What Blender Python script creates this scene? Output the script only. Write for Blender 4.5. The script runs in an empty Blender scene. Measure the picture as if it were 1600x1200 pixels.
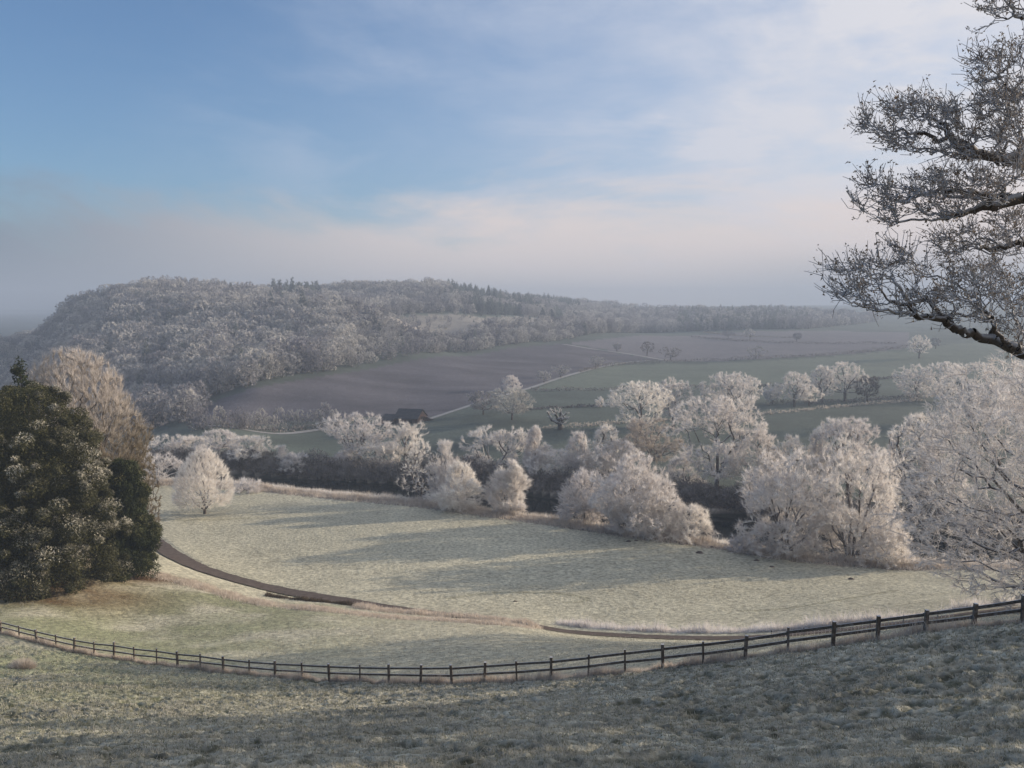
import bpy, math, random
import numpy as np
from mathutils import Vector

# ------------------------------------------------------------------ camera, sky, sun, exposure
SC = bpy.context.scene
F, PITCH = 1386.0, math.radians(4.95)          # focal length in pixels of the 1600 px wide photograph
cam_d = bpy.data.cameras.new("camera"); cam = bpy.data.objects.new("camera", cam_d)
SC.collection.objects.link(cam); SC.camera = cam
cam_d.sensor_width = 36; cam_d.lens = 36 * F / 1600
cam_d.clip_start = 0.1; cam_d.clip_end = 30000
cam.location = (0, 0, 0); cam.rotation_euler = (math.radians(90) - PITCH, 0, 0)

SUN_EL, SUN_AZ = math.radians(13.5), math.radians(17)     # azimuth measured from +X towards +Y
sun_dir = Vector((math.cos(SUN_EL) * math.cos(SUN_AZ), math.cos(SUN_EL) * math.sin(SUN_AZ), math.sin(SUN_EL)))
sd = bpy.data.lights.new("sun", 'SUN'); sd.energy = 5.0; sd.angle = math.radians(0.6); sd.color = (1.0, 0.84, 0.66)
sun = bpy.data.objects.new("sun", sd); SC.collection.objects.link(sun)
sun.rotation_euler = sun_dir.to_track_quat('Z', 'Y').to_euler(); sun.location = (40, 0, 60)
SC.view_settings.view_transform = 'Standard'; SC.view_settings.look = 'None'
SC.view_settings.gamma = 1; SC.view_settings.use_curve_mapping = False
SC.view_settings.exposure = 0.5
SC.cycles.volume_bounces = 1; SC.cycles.max_bounces = 6; SC.cycles.transparent_max_bounces = 8

class NT:                                       # small helper to write node trees
    def __init__(s, tree): s.t = tree; s.t.nodes.clear()
    def n(s, typ, **kw):
        nd = s.t.nodes.new(typ)
        for k, v in kw.items():
            if k in ('inp',):
                for a, b in v.items():
                    if isinstance(b, bpy.types.NodeSocket): s.t.links.new(b, nd.inputs[a])
                    else: nd.inputs[a].default_value = b
            else: setattr(nd, k, v)
        return nd
    def math(s, op, a, b=0.0, clamp=False):
        nd = s.n('ShaderNodeMath', operation=op, use_clamp=clamp, inp={0: a, 1: b}); return nd.outputs[0]
    def mix(s, fac, a, b, blend='MIX'):
        nd = s.n('ShaderNodeMix', data_type='RGBA', blend_type=blend)
        for i, v in ((0, fac), (6, a), (7, b)):
            if isinstance(v, bpy.types.NodeSocket): s.t.links.new(v, nd.inputs[i])
            else: nd.inputs[i].default_value = v if not isinstance(v, tuple) else (*v, 1)[:4]
        return nd.outputs[2]
    def smooth(s, v, lo, hi):
        nd = s.n('ShaderNodeMapRange', interpolation_type='SMOOTHSTEP', inp={0: v, 1: lo, 2: hi, 3: 0.0, 4: 1.0}); return nd.outputs[0]
    def noise(s, vec, scale, detail=4, rough=0.55, dist=0.0):
        nd = s.n('ShaderNodeTexNoise', inp={'Vector': vec, 'Scale': scale, 'Detail': detail, 'Roughness': rough, 'Distortion': dist}); return nd.outputs[0]

world = bpy.data.worlds.new("World"); SC.world = world; world.use_nodes = True
W = NT(world.node_tree)
sky = W.n('ShaderNodeTexSky', sky_type='NISHITA', sun_disc=False, sun_elevation=SUN_EL,
          sun_rotation=math.pi / 2 - SUN_AZ, altitude=100, air_density=1.0, dust_density=0.6, ozone_density=1.6)
tc = W.n('ShaderNodeTexCoord')
sep = W.n('ShaderNodeSeparateXYZ', inp={0: tc.outputs['Generated']})
X, Y, Z = sep.outputs
az = W.math('ARCTAN2', X, Y)
zc = W.math('ADD', W.math('MAXIMUM', Z, 0.0), 0.12)
pv = W.n('ShaderNodeCombineXYZ', inp={0: W.math('DIVIDE', X, zc), 1: W.math('DIVIDE', Y, zc), 2: 0.3}).outputs[0]
wv = W.n('ShaderNodeCombineXYZ', inp={0: W.math('MULTIPLY', az, 1.1), 1: W.math('MULTIPLY', Z, 3.2), 2: 0.0}).outputs[0]
n1 = W.noise(pv, 0.8, 7, 0.6, 0.5)             # high thin cloud
n2 = W.noise(wv, 2.2, 6, 0.6, 0.4)               # fog bank edge
n3 = W.noise(wv, 5.0, 5, 0.6, 0.2)
high = W.math('MULTIPLY', W.smooth(n1, 0.42, 0.72), W.smooth(az, -0.55, 0.35))
veil = W.math('ADD', 0.03, W.math('MULTIPLY', W.smooth(az, -0.40, 0.50), 0.88))
high = W.math('MULTIPLY', W.math('ADD', W.math('MULTIPLY', high, 0.9), veil), W.math('ADD', 0.1, W.math('MULTIPLY', n3, 1.8)), True)
top = W.math('ADD', W.math('ADD', 0.088, W.math('MULTIPLY', W.smooth(az, -0.5, -0.12), 0.034)), W.math('MULTIPLY', W.math('SUBTRACT', n2, 0.5), 0.34))
bank = W.math('SUBTRACT', 1.0, W.smooth(W.math('ADD', W.math('SUBTRACT', Z, top), W.math('MULTIPLY', W.math('SUBTRACT', n3, 0.5), 0.05)), -0.05, 0.03))
hcol = W.mix(W.smooth(az, -0.2, 0.6), (4.4, 4.9, 6.0), (6.3, 6.2, 6.5))
bcol = W.mix(W.smooth(az, -0.62, 0.0), (1.3, 1.75, 2.4), (7.0, 6.0, 5.6))
bcol = W.mix(W.math('MULTIPLY', W.smooth(az, 0.12, 0.42), W.math('SUBTRACT', 1.0, W.smooth(Z, 0.0, 0.075))), bcol, (2.1, 2.35, 2.75))
skyc = W.mix(1.0, sky.outputs[0], (0.62, 0.90, 1.22), 'MULTIPLY')
c1 = W.mix(high, skyc, hcol)
c2 = W.mix(W.math('MULTIPLY', bank, 0.9), c1, bcol)
bg = W.n('ShaderNodeBackground', inp={'Color': c2, 'Strength': 0.09})
wo = W.n('ShaderNodeOutputWorld', inp={0: bg.outputs[0]})

# ------------------------------------------------------------------ helpers
rng = np.random.default_rng(7)
def link(o): SC.collection.objects.link(o); return o
def tag(o, label=None, cat=None, group=None, kind=None):
    for k, v in (('label', label), ('category', cat), ('group', group), ('kind', kind)):
        if v: o[k] = v
    return o
def mesh_np(name, V, Fc, mat=None, smooth=False, attr=None, matidx=None):
    """V (n,3), Fc (m,k) faces, one vertex count for all, or a list of such arrays"""
    me = bpy.data.meshes.new(name)
    if not isinstance(Fc, list): Fc = [Fc]
    Fc = [f for f in Fc if len(f)]
    V = np.asarray(V, np.float32); me.vertices.add(len(V)); me.vertices.foreach_set('co', V.ravel())
    loops = np.concatenate([f.ravel() for f in Fc]).astype(np.int32)
    sizes = np.concatenate([np.full(len(f), f.shape[1]) for f in Fc])
    starts = np.concatenate([[0], np.cumsum(sizes)[:-1]]).astype(np.int32)
    me.loops.add(len(loops)); me.loops.foreach_set('vertex_index', loops)
    me.polygons.add(len(sizes)); me.polygons.foreach_set('loop_start', starts)
    if matidx is not None: me.polygons.foreach_set('material_index', np.asarray(matidx, np.int32))
    if smooth: me.polygons.foreach_set('use_smooth', np.ones(len(sizes), bool))
    if attr:
        for k, a in attr.items():
            a = np.asarray(a, np.float32)
            if a.ndim == 1:
                at = me.attributes.new(k, 'FLOAT', 'POINT'); at.data.foreach_set('value', a)
            else:
                at = me.attributes.new(k, 'FLOAT_COLOR', 'POINT')
                at.data.foreach_set('color', np.c_[a, np.ones(len(a))].astype(np.float32).ravel())
    for m in (mat if isinstance(mat, list) else [mat] if mat else []): me.materials.append(m)
    me.update(calc_edges=True)
    return me
def obj(name, me, parent=None):
    o = link(bpy.data.objects.new(name, me))
    if parent: o.parent = parent
    return o
def empty(name, loc, rz=0.0, sc=(1, 1, 1)):
    o = link(bpy.data.objects.new(name, None)); o.location = loc; o.rotation_euler = (0, 0, rz); o.scale = sc
    o.empty_display_size = 0.5; return o

def hsh(ix, iy, s):
    h = (ix.astype(np.int64) * 374761393 + iy.astype(np.int64) * 668265263 + s * 974634777) & 0xffffffff
    h = ((h ^ (h >> 13)) * 1274126177) & 0xffffffff
    return ((h ^ (h >> 16)) & 0xffff) / 65535.0
def vnoise(x, y, s=0):
    ix, iy = np.floor(x), np.floor(y); fx, fy = x - ix, y - iy
    fx = fx * fx * (3 - 2 * fx); fy = fy * fy * (3 - 2 * fy)
    a = hsh(ix, iy, s); b = hsh(ix + 1, iy, s); c = hsh(ix, iy + 1, s); d = hsh(ix + 1, iy + 1, s)
    return (a * (1 - fx) + b * fx) * (1 - fy) + (c * (1 - fx) + d * fx) * fy
def fbm(x, y, o=4, s=0):
    v, a, t = 0, 1.0, 0
    for k in range(o):
        v = v + a * vnoise(x * 2 ** k + 17.3 * k, y * 2 ** k - 9.1 * k, s + k); t += a; a *= 0.5
    return v / t
def sst(v, lo, hi):
    t = np.clip((v - lo) / (hi - lo), 0, 1); return t * t * (3 - 2 * t)

# ------------------------------------------------------------------ terrain
cp, sp = math.cos(PITCH), math.sin(PITCH)
def ray(px, py):
    u, v = (px - 800) / F, (600 - py) / F
    return u / (cp + v * sp), (v * cp - sp) / (cp + v * sp)       # x/Y, z/Y
def P(px, py, d, dz=0.0):
    a, b = ray(px, py); return (a * d, d, b * d + dz)
fence_px = [(2.5,969,991),(31,977,999),(58,984,1008),(88,991,1013),(116,997,1019),(147,1002,1024),(178,1004,1031),(210,1010,1033),
 (245,1013,1038),(278,1018,1044),(313,1021,1048),(350,1026,1053),(390,1030,1057),(430,1033,1061),(473,1035,1064),(515,1037,1066.5),
 (562.5,1038,1069),(608,1039,1070.6),(657,1039,1071.5),(707,1039,1072),(757,1035,1070.6),(808,1031.5,1069),(861,1027.5,1066),
 (919,1022,1061),(977,1014,1055),(1036,1007.5,1048),(1099,1001,1040),(1163,994,1032),(1231,981,1023),(1301,972,1013),(1371,963,1004),
 (1445,954,994),(1520,944,985),(1598,931,976)]
fd_x = [-100, 0, 278, 430, 657, 861, 1067, 1301, 1598, 1900]; fd_d = [80, 76, 67, 60, 51.5, 45.5, 40.5, 36.5, 33, 31]
def fence_d(px): return float(np.interp(px, fd_x, fd_d))
ctl = [(0, 0, -1.7), (15, 0, -0.7), (-15, 0, -3.2), (0, -20, 5), (30, -10, 2), (-30, -15, -1), (60, 0, -5), (-60, 0, -18), (120, 0, -20),
       (-120, 0, -38), (0, -100, 15), (300, 0, -38), (-300, 0, -42), (0, -600, 30), (1200, 0, -42), (-1200, 0, -42), (0, -3000, 40), (2500, -2500, 30),
       (-2500, -2500, -20), (60, 30, -16), (120, 60, -36), (200, 100, -40), (-120, 60, -39), (-200, 100, -41), (-400, 200, -42), (400, 200, -40)]
pts = [(0,1200,17.5),(400,1200,15.5),(800,1200,14),(1200,1200,13),(1600,1200,12.3),(0,1090,42),(400,1120,35),(800,1120,27),(1200,1120,23),(1600,1100,21),
       (0,925,100),(200,965,95),(430,1005,80),(700,1012,72),(950,1010,68),(1250,1000,60),(1560,966,55),(100,900,106),(-150,900,110),
       (160,880,118),(300,915,111),(500,954,101),(680,969,96),(820,981,90),
       (230,835,150),(330,893,126),(440,927,116),(560,945,109),(690,961,104),(870,985,96),(1000,995,91),(1150,997,88),(1300,985,87),(1450,967,85),(1600,950,83),
       (700,930,117),(1000,950,110),(1300,942,108),(1500,925,110)]
for p in fence_px[::3]: pts.append((p[0], p[2], fence_d(p[0])))
for px, py in [(320,800),(640,790),(900,825),(1100,848),(1400,885),(240,765),(450,790),(500,850),(800,870),(1200,900),(0,770)]:
    b = ray(px, py)[1]; pts.append((px, py, -40.0 / b))
for x, d in [(-300,200),(-150,230),(0,230),(100,210),(200,180),(300,240),(-100,300),(0,300),(100,300),(200,300),(-250,330),(330,330),(0,370),(150,370)]: ctl.append((x, d, -41))
# field slopes beyond the river
pts += [(300,650,365),(420,655,355),(650,652,352),(400,606,400),(500,588,440),(700,556,560),(880,538,690),(640,610,430),(800,600,460),
        (960,590,500),(1200,590,500),(1450,590,500),(1600,590,480),(960,570,580),(1200,563,600),(1430,543,680),(1600,540,680),
        (1100,540,760),(1000,522,900),(1250,520,930),(1420,518,960),(1600,515,1000),(1150,506,1150),(1300,505,1250),(1500,500,1400)]
# hill under the wood (canopy row; the ground lies 10 m lower)
for px, py, d, h in [(250,620,400,9),(120,620,450,9),(300,560,490,10),(150,570,520,10),(450,540,500,9),(60,560,600,10),(20,560,720,10),(-80,600,760,8),
        (400,500,650,10),(250,500,680,10),(130,490,760,10),(200,450,880,11),(400,462,800,10),(330,445,940,11),(480,450,930,11),(620,498,690,5),(760,498,780,5),(550,510,600,9),
        (700,525,640,9),(850,512,760,9),(600,447,960,11),(700,450,980,11),(800,470,960,11),(620,490,780,10),(880,482,1000,11),(760,485,860,10),(940,498,1080,11),(870,497,880,8),(1000,505,1150,8),(100,475,860,11),(60,515,840,11)]:
    pts.append((px, py, d)); q = P(px, py, d, -h); pts.pop(); ctl.append(q)
for x, y, z in [(-480,900,-36),(-560,1000,-42),(-520,1100,-42),(-450,1000,-30),(-600,1200,-42),(-480,1300,-38),(-460,840,-34),(-470,760,-40),(-500,1400,-35),(-150,1500,10),(150,1500,0),(450,1500,-15),(-900,900,-42),(-700,620,-42),(-520,560,-42),(900,1300,-20),(1000,800,-38),
                (-1500,2000,-42),(0,2600,-30),(1300,2300,8),(2000,2600,25),(700,2400,-5),(900,3300,5),(2300,4000,20),(0,5000,-20),(-2000,5000,-30),(5000,5000,40),
                (5000,0,-30),(-5000,0,-40),(0,9000,-30),(6000,9000,0),(-6000,9000,-40),(0,-9000,0)]: ctl.append((x, y, z))
C3 = np.array(ctl + [P(*p) for p in pts])
def warp(x, y):
    r = np.hypot(x, y) + 1e-6; s = np.log1p(r / 30) / r; return np.stack([x * s, y * s], -1)
Cw = warp(C3[:, 0], C3[:, 1]); n = len(Cw)
def tk(r2): return 0.5 * r2 * np.log(r2 + 1e-12)
D2 = ((Cw[:, None] - Cw[None]) ** 2).sum(-1)
A = np.zeros((n + 3, n + 3)); A[:n, :n] = tk(D2) + np.eye(n) * 2e-4; A[:n, n] = A[n, :n] = 1; A[:n, n + 1:] = Cw; A[n + 1:, :n] = Cw.T
wts = np.linalg.solve(A, np.r_[C3[:, 2], 0, 0, 0])
gx = [-260, -119, -82, -57.6, -23, 0, 22, 41, 58, 74, 160, 300]; gy = [238, 207, 201, 195, 180, 168, 153, 144, 135, 128, 96, 60]
def bank_y(x): return np.interp(x, gx, gy)
def river_w(x): return np.interp(x, [-60, 0, 50], [27, 37, 40])
def base_z(x, y):
    x = np.asarray(x, float); y = np.asarray(y, float); sh = x.shape
    w = warp(x.ravel(), y.ravel()); out = np.empty(len(w))
    for i in range(0, len(w), 20000):
        q = w[i:i + 20000]; d2 = ((q[:, None, 0] - Cw[None, :, 0]) ** 2 + (q[:, None, 1] - Cw[None, :, 1]) ** 2)
        out[i:i + 20000] = tk(d2) @ wts[:n] + wts[n] + q @ wts[n + 1:]
    return out.reshape(sh)
def chan(x, y):                                              # depth of the river channel
    t = y - bank_y(x) - 3 + 1.6 * (fbm(x / 14, y / 14, 2, 5) - 0.5); w = river_w(x) - 3
    return 4.6 * sst(t, 0, 6) * (1 - sst(t, w - 9, w))
def ground_z(x, y):
    x = np.asarray(x, float); y = np.asarray(y, float)
    z = base_z(x, y)
    m = sst(y, 480, 620) * sst(z, -24, -8) * (1 - sst(y, 1500, 2200))            # spurs and hollows of the wooded hill
    z = z + 30 * m * (fbm(x / 170 + y / 420 + 3, y / 260 - x / 300, 3, 201) - 0.52)
    return z - chan(x, y) * ((np.abs(x) < 280) & (y > 0))
def gz(x, y): return float(ground_z(np.array([x]), np.array([y]))[0])
# coarse cached lookup along pixel rays
_T = np.exp(np.linspace(math.log(9), math.log(2500), 520))
def hit(px, py, far=False, dmin=9):
    a, b = ray(px, py); T = _T[_T >= dmin]
    z = base_z(a * T, T); s = z - b * T                        # ground minus ray
    idx = np.where((s[1:] >= 0) & (s[:-1] < 0))[0]
    if not len(idx): return (a * 400, 400.0, gz(a * 400, 400))
    i = idx[0]; t = T[i] + (T[i + 1] - T[i]) * (-s[i]) / (s[i + 1] - s[i] + 1e-9)
    return (a * t, t, gz(a * t, t))

def fence_y(x):
    return np.interp(x, FX, FY)
FX = np.array([ray(p[0], p[2])[0] * fence_d(p[0]) for p in fence_px]); FY = np.array([fence_d(p[0]) for p in fence_px])
FX = np.r_[-140, FX, 60]; FY = np.r_[110, FY, 22]
# track centre line, measured near-edge and far-edge on the picture
trk = [hit(px, py) for px, py in [(150,790),(190,812),(228,836),(262,862),(300,882),(330,893),(380,908),(440,922),(500,932)]]
trk = [(p[0], p[1]) for p in trk] + [tuple(P(px, py, d)[:2]) for px, py, d in [(560,942,110.5),(625,951,107),(690,960,104.5),(780,972,100.5),(870,986,96),(1000,996,91.5),(1150,998,88),(1300,986,87),(1450,968,85),(1600,950,84),(1800,930,86)]]
trk = np.array(trk)
def resample(Pl, step):
    Pl = np.asarray(Pl, float)
    for _ in range(3):
        Q = [Pl[0]]
        for a, b in zip(Pl[:-1], Pl[1:]): Q += [a * .75 + b * .25, a * .25 + b * .75]
        Pl = np.array(Q + [Pl[-1]])
    L = np.r_[0, np.cumsum(np.hypot(*np.diff(Pl[:, :2], axis=0).T))]
    s = np.arange(0, L[-1], step); return np.stack([np.interp(s, L, Pl[:, k]) for k in range(Pl.shape[1])], 1)
TRK = resample(trk, 1.0)
def dist_line(x, y, L):
    out = np.full(x.shape, 1e9)
    bb = (x > L[:, 0].min() - 15) & (x < L[:, 0].max() + 15) & (y > L[:, 1].min() - 15) & (y < L[:, 1].max() + 15)
    xs, ys = x[bb], y[bb]; d = np.full(xs.shape, 1e18)
    for p in L: d = np.minimum(d, (xs - p[0]) ** 2 + (ys - p[1]) ** 2)
    out[bb] = np.sqrt(d); return out
def inpoly(x, y, poly):
    c = np.zeros(x.shape, bool); n_ = len(poly)
    for i in range(n_):
        x1, y1 = poly[i][:2]; x2, y2 = poly[(i + 1) % n_][:2]
        if y1 == y2: continue
        m = ((y1 > y) != (y2 > y)) & (x < (x2 - x1) * (y - y1) / (y2 - y1) + x1); c ^= m
    return c
def wpoly(pp, dmin=9): return [hit(px, py, dmin=dmin) for px, py in pp]

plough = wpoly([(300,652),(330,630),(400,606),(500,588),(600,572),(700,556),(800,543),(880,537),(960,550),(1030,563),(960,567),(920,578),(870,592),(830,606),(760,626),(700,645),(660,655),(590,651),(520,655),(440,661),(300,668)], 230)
upper = wpoly([(885,536),(1000,524),(1150,519),(1300,517),(1420,519),(1420,544),(1330,553),(1180,562),(1040,564),(960,549)], 400)
green1 = wpoly([(835,608),(880,592),(960,569),(1200,564),(1330,555),(1430,543),(1600,530),(1600,598),(1400,592),(1180,603),(960,611)], 300)

# polar ground sheet, finer where it lies close to the camera
rs = [3.0]
while rs[-1] < 14000:
    r = rs[-1]
    if r < 10: k = 0.08
    elif r < 50: k = 0.0048
    elif r < 200: k = 0.0062
    elif r < 1500: k = min(0.022, r / 40 / 887 * 1.05)
    else: k = 0.1
    rs.append(r * (1 + k))
rs = np.array([0.5] + rs)
half = math.radians(34.5)
azs = np.r_[np.linspace(-half, half, 1000), np.linspace(half, 2 * math.pi - half, 110)[1:-1]]
A_, R_ = np.meshgrid(azs, rs)
gxx, gyy = R_ * np.sin(A_), R_ * np.cos(A_)
gzz = ground_z(gxx, gyy)
dT = dist_line(gxx, gyy, TRK)
def relief(x, y):
    """tussocks and unevenness on top of the smooth terrain"""
    r = np.hypot(x, y); nm = (1 - sst(r, 60, 110)) * (r > 9); fr = y < fence_y(x)
    t1 = fbm(x / 1.0 + 0.25 * y, y / 0.5 - .12 * x, 3, 11); t2 = fbm(x / 0.2, y / 0.2, 2, 21); bg_ = fbm(x / 3.1, y / 2.2, 3, 31)
    return (np.where(fr, 0.50, 0.12) * nm * (np.abs(t1 - 0.5) * -1.7 + 0.35 + 0.5 * (bg_ - 0.5)) + np.where(fr, 0.09, 0.03) * nm * (t2 - 0.5)), t1, t2
rl, tus, tus2 = relief(gxx, gyy)
infront = gyy < fence_y(gxx)
gzz += rl
mid = sst(R_, 50, 90) * (1 - sst(R_, 230, 300)) * sst(dT, 2, 5)
gzz += mid * 0.13 * (fbm(gxx / 1.6, gyy / 1.3, 3, 41) - 0.5)
gzz -= 0.16 * (1 - sst(dT, 1.7, 2.6))
# ground colour: what grows or lies there, with some shade painted in
def col(c): return np.array(c, float)
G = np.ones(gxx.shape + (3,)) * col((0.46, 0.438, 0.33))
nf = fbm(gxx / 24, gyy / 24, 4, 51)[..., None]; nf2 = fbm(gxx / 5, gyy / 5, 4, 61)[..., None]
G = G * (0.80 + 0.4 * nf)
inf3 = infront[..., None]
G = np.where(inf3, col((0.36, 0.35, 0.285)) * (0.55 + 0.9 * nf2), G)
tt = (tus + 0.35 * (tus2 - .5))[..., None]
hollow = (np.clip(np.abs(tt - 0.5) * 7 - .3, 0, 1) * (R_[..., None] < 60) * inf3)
G = G * (1 - 0.8 * hollow) + col((0.045, 0.050, 0.025)) * 0.8 * hollow  # shade painted dark into the hollows so the tussock relief reads
grn = (inf3 | (gyy < 108)[..., None]) * (1 - sst(gxx, -34, -4))[..., None] * sst(nf2, 0.15, 0.7) * 0.62      # greener, less frosted on the left
G = G * (1 - grn) + col((0.15, 0.18, 0.07)) * grn
beyond = (gyy > bank_y(gxx) + 20)[..., None]
G = np.where(beyond, col((0.082, 0.100, 0.084)) * (0.6 + 0.8 * nf), G)
def paint(poly, c, var):
    global G
    m = inpoly(gxx, gyy, poly)
    G[m] = (col(c) * (1 - var / 2 + var * fbm(gxx[m] / 30, gyy[m] / 9, 4, 71)[:, None]))
paint(plough, (0.098, 0.092, 0.103), 0.9)  # soil colour set darker to carry the shade lying over this field
paint(upper, (0.145, 0.138, 0.150), 0.35)
paint(green1, (0.128, 0.150, 0.118), 0.35)
bankm = (np.abs(gyy - bank_y(gxx) - 6) < 9) | (np.abs(gyy - bank_y(gxx) - river_w(gxx)) < 9)
G[bankm] = col((0.27, 0.235, 0.19)) * (0.5 + fbm(gxx[bankm] / 2, gyy[bankm] / 2, 3, 81)[:, None])
floor_z = ((gzz < -41.8) & (np.abs(gxx) < 280) & (gyy > 60) & (chan(gxx, gyy) > 1))
G[floor_z] = col((0.03, 0.03, 0.025))
# rusty fallen needles and leaves below the big evergreen
lv = np.exp(-(((gxx + 54) / 11) ** 2 + ((gyy - 101) / 7.5) ** 2))[..., None] * 1.5 * nf2 + 0.9 * np.exp(-(((gxx + 49) / 6) ** 2 + ((gyy - 113) / 3.0) ** 2))[..., None] * nf2 * 2
lv = np.clip(lv * 1.4, 0, 0.95); G = G * (1 - lv) + col((0.12, 0.062, 0.028)) * lv
paint(wpoly([(530,508),(640,500),(760,495),(885,498),(885,514),(760,519),(640,528),(560,522)], 400), (0.27, 0.25, 0.22), 0.6)
# faint wheel tracks on the meadow
for wl in ([(700,935),(760,926),(840,925),(900,930),(925,938),(880,942)], [(1160,955),(1240,950),(1330,935),(1400,922)], [(230,812),(330,812),(430,808)]):
    wp = resample(np.array([hit(a, b)[:2] for a, b in wl]), 0.7)
    m = sst(dist_line(gxx, gyy, wp), 0.9, 0.3)[..., None] if False else (1 - sst(dist_line(gxx, gyy, wp), 0.25, 0.8))[..., None] * 0.4
    G = G * (1 - m) + col((0.12, 0.12, 0.06)) * m
nr, na = gxx.shape
I = np.arange(nr * na).reshape(nr, na); J = np.roll(I, -1, 1)
quads = np.stack([I[:-1], J[:-1], J[1:], I[1:]], -1).reshape(-1, 4)[:, ::-1]
capi = I[0][::-1]

def newmat(name):
    m = bpy.data.materials.new(name); m.use_nodes = True; return m, NT(m.node_tree)
def out(T, sh): T.n('ShaderNodeOutputMaterial', inp={0: sh})
mg, T = newmat("frosted_grass_ground")
at = T.n('ShaderNodeAttribute', attribute_name='ground_colour'); oc = T.n('ShaderNodeTexCoord').outputs['Object']
a1 = T.noise(oc, 4.5, 5, 0.7); a2 = T.smooth(T.noise(oc, 1.7, 6, 0.65), 0.12, 0.88); a3 = T.noise(oc, 0.25, 4, 0.6)
mz = T.math('MULTIPLY', T.math('ADD', 0.45, T.math('MULTIPLY', a1, 1.1)), T.math('ADD', 0.35, T.math('MULTIPLY', a2, 1.3)))
mz = T.math('MULTIPLY', mz, T.math('ADD', 0.7, T.math('MULTIPLY', a3, 0.6)))
vc = T.n('ShaderNodeCombineXYZ', inp={0: mz, 1: mz, 2: mz}).outputs[0]
gc = T.mix(1.0, at.outputs[0], vc, 'MULTIPLY')
bm = T.n('ShaderNodeBump', inp={'Strength': 0.8, 'Distance': 0.12, 'Height': T.math('ADD', a2, T.math('MULTIPLY', a1, 0.4))})
pb = T.n('ShaderNodeBsdfPrincipled', inp={'Base Color': gc, 'Roughness': 0.85, 'Normal': bm.outputs[0], 'Specular IOR Level': 0.15})
out(T, pb.outputs[0])
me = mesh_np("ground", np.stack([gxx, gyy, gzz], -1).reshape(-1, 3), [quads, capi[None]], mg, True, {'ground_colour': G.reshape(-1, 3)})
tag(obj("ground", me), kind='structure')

def plain(name, c, rough=0.8, var=0.25, scale=3.0, spec=0.2, attr=None, trans=0.0, bump=0.0, rnd=0.0, c2=None, frost_up=None):
    """procedural material: two colours mixed by noise, optional per-object variation, optional light passing through"""
    m, T = newmat(name)
    oc = T.n('ShaderNodeTexCoord').outputs['Object']
    nz = T.noise(oc, scale, 4, 0.6)
    if attr:
        base = T.mix(T.n('ShaderNodeAttribute', attribute_name=attr).outputs['Fac'], c, c2)
    else: base = T.mix(T.smooth(nz, 0.3, 0.7), c, c2 if c2 else tuple(v * (1 - var) for v in c))
    if frost_up:
        g = T.n('ShaderNodeNewGeometry'); up = T.n('ShaderNodeSeparateXYZ', inp={0: g.outputs['Normal']}).outputs[2]
        base = T.mix(T.math('MULTIPLY', T.smooth(T.math('ADD', up, T.math('MULTIPLY', nz, 0.8)), 0.35, 1.1), frost_up), base, (0.55, 0.57, 0.6))
    if rnd:
        rd = T.n('ShaderNodeObjectInfo').outputs['Random']
        k = T.math('ADD', 1 - rnd, T.math('MULTIPLY', rd, 2 * rnd))
        base = T.mix(1.0, base, T.n('ShaderNodeCombineXYZ', inp={0: k, 1: k, 2: T.math('ADD', T.math('MULTIPLY', k, 0.8), 0.2)}).outputs[0], 'MULTIPLY')
    kw = {'Base Color': base, 'Roughness': rough, 'Specular IOR Level': spec}
    if bump:
        b = T.n('ShaderNodeBump', inp={'Strength': bump, 'Distance': 0.05, 'Height': nz}); kw['Normal'] = b.outputs[0]
    pb = T.n('ShaderNodeBsdfPrincipled', inp=kw); sh = pb.outputs[0]
    if trans:
        tr = T.n('ShaderNodeBsdfTranslucent', inp={'Color': base})
        sh = T.n('ShaderNodeMixShader', inp={0: trans, 1: sh, 2: tr.outputs[0]}).outputs[0]
    out(T, sh); return m
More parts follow.
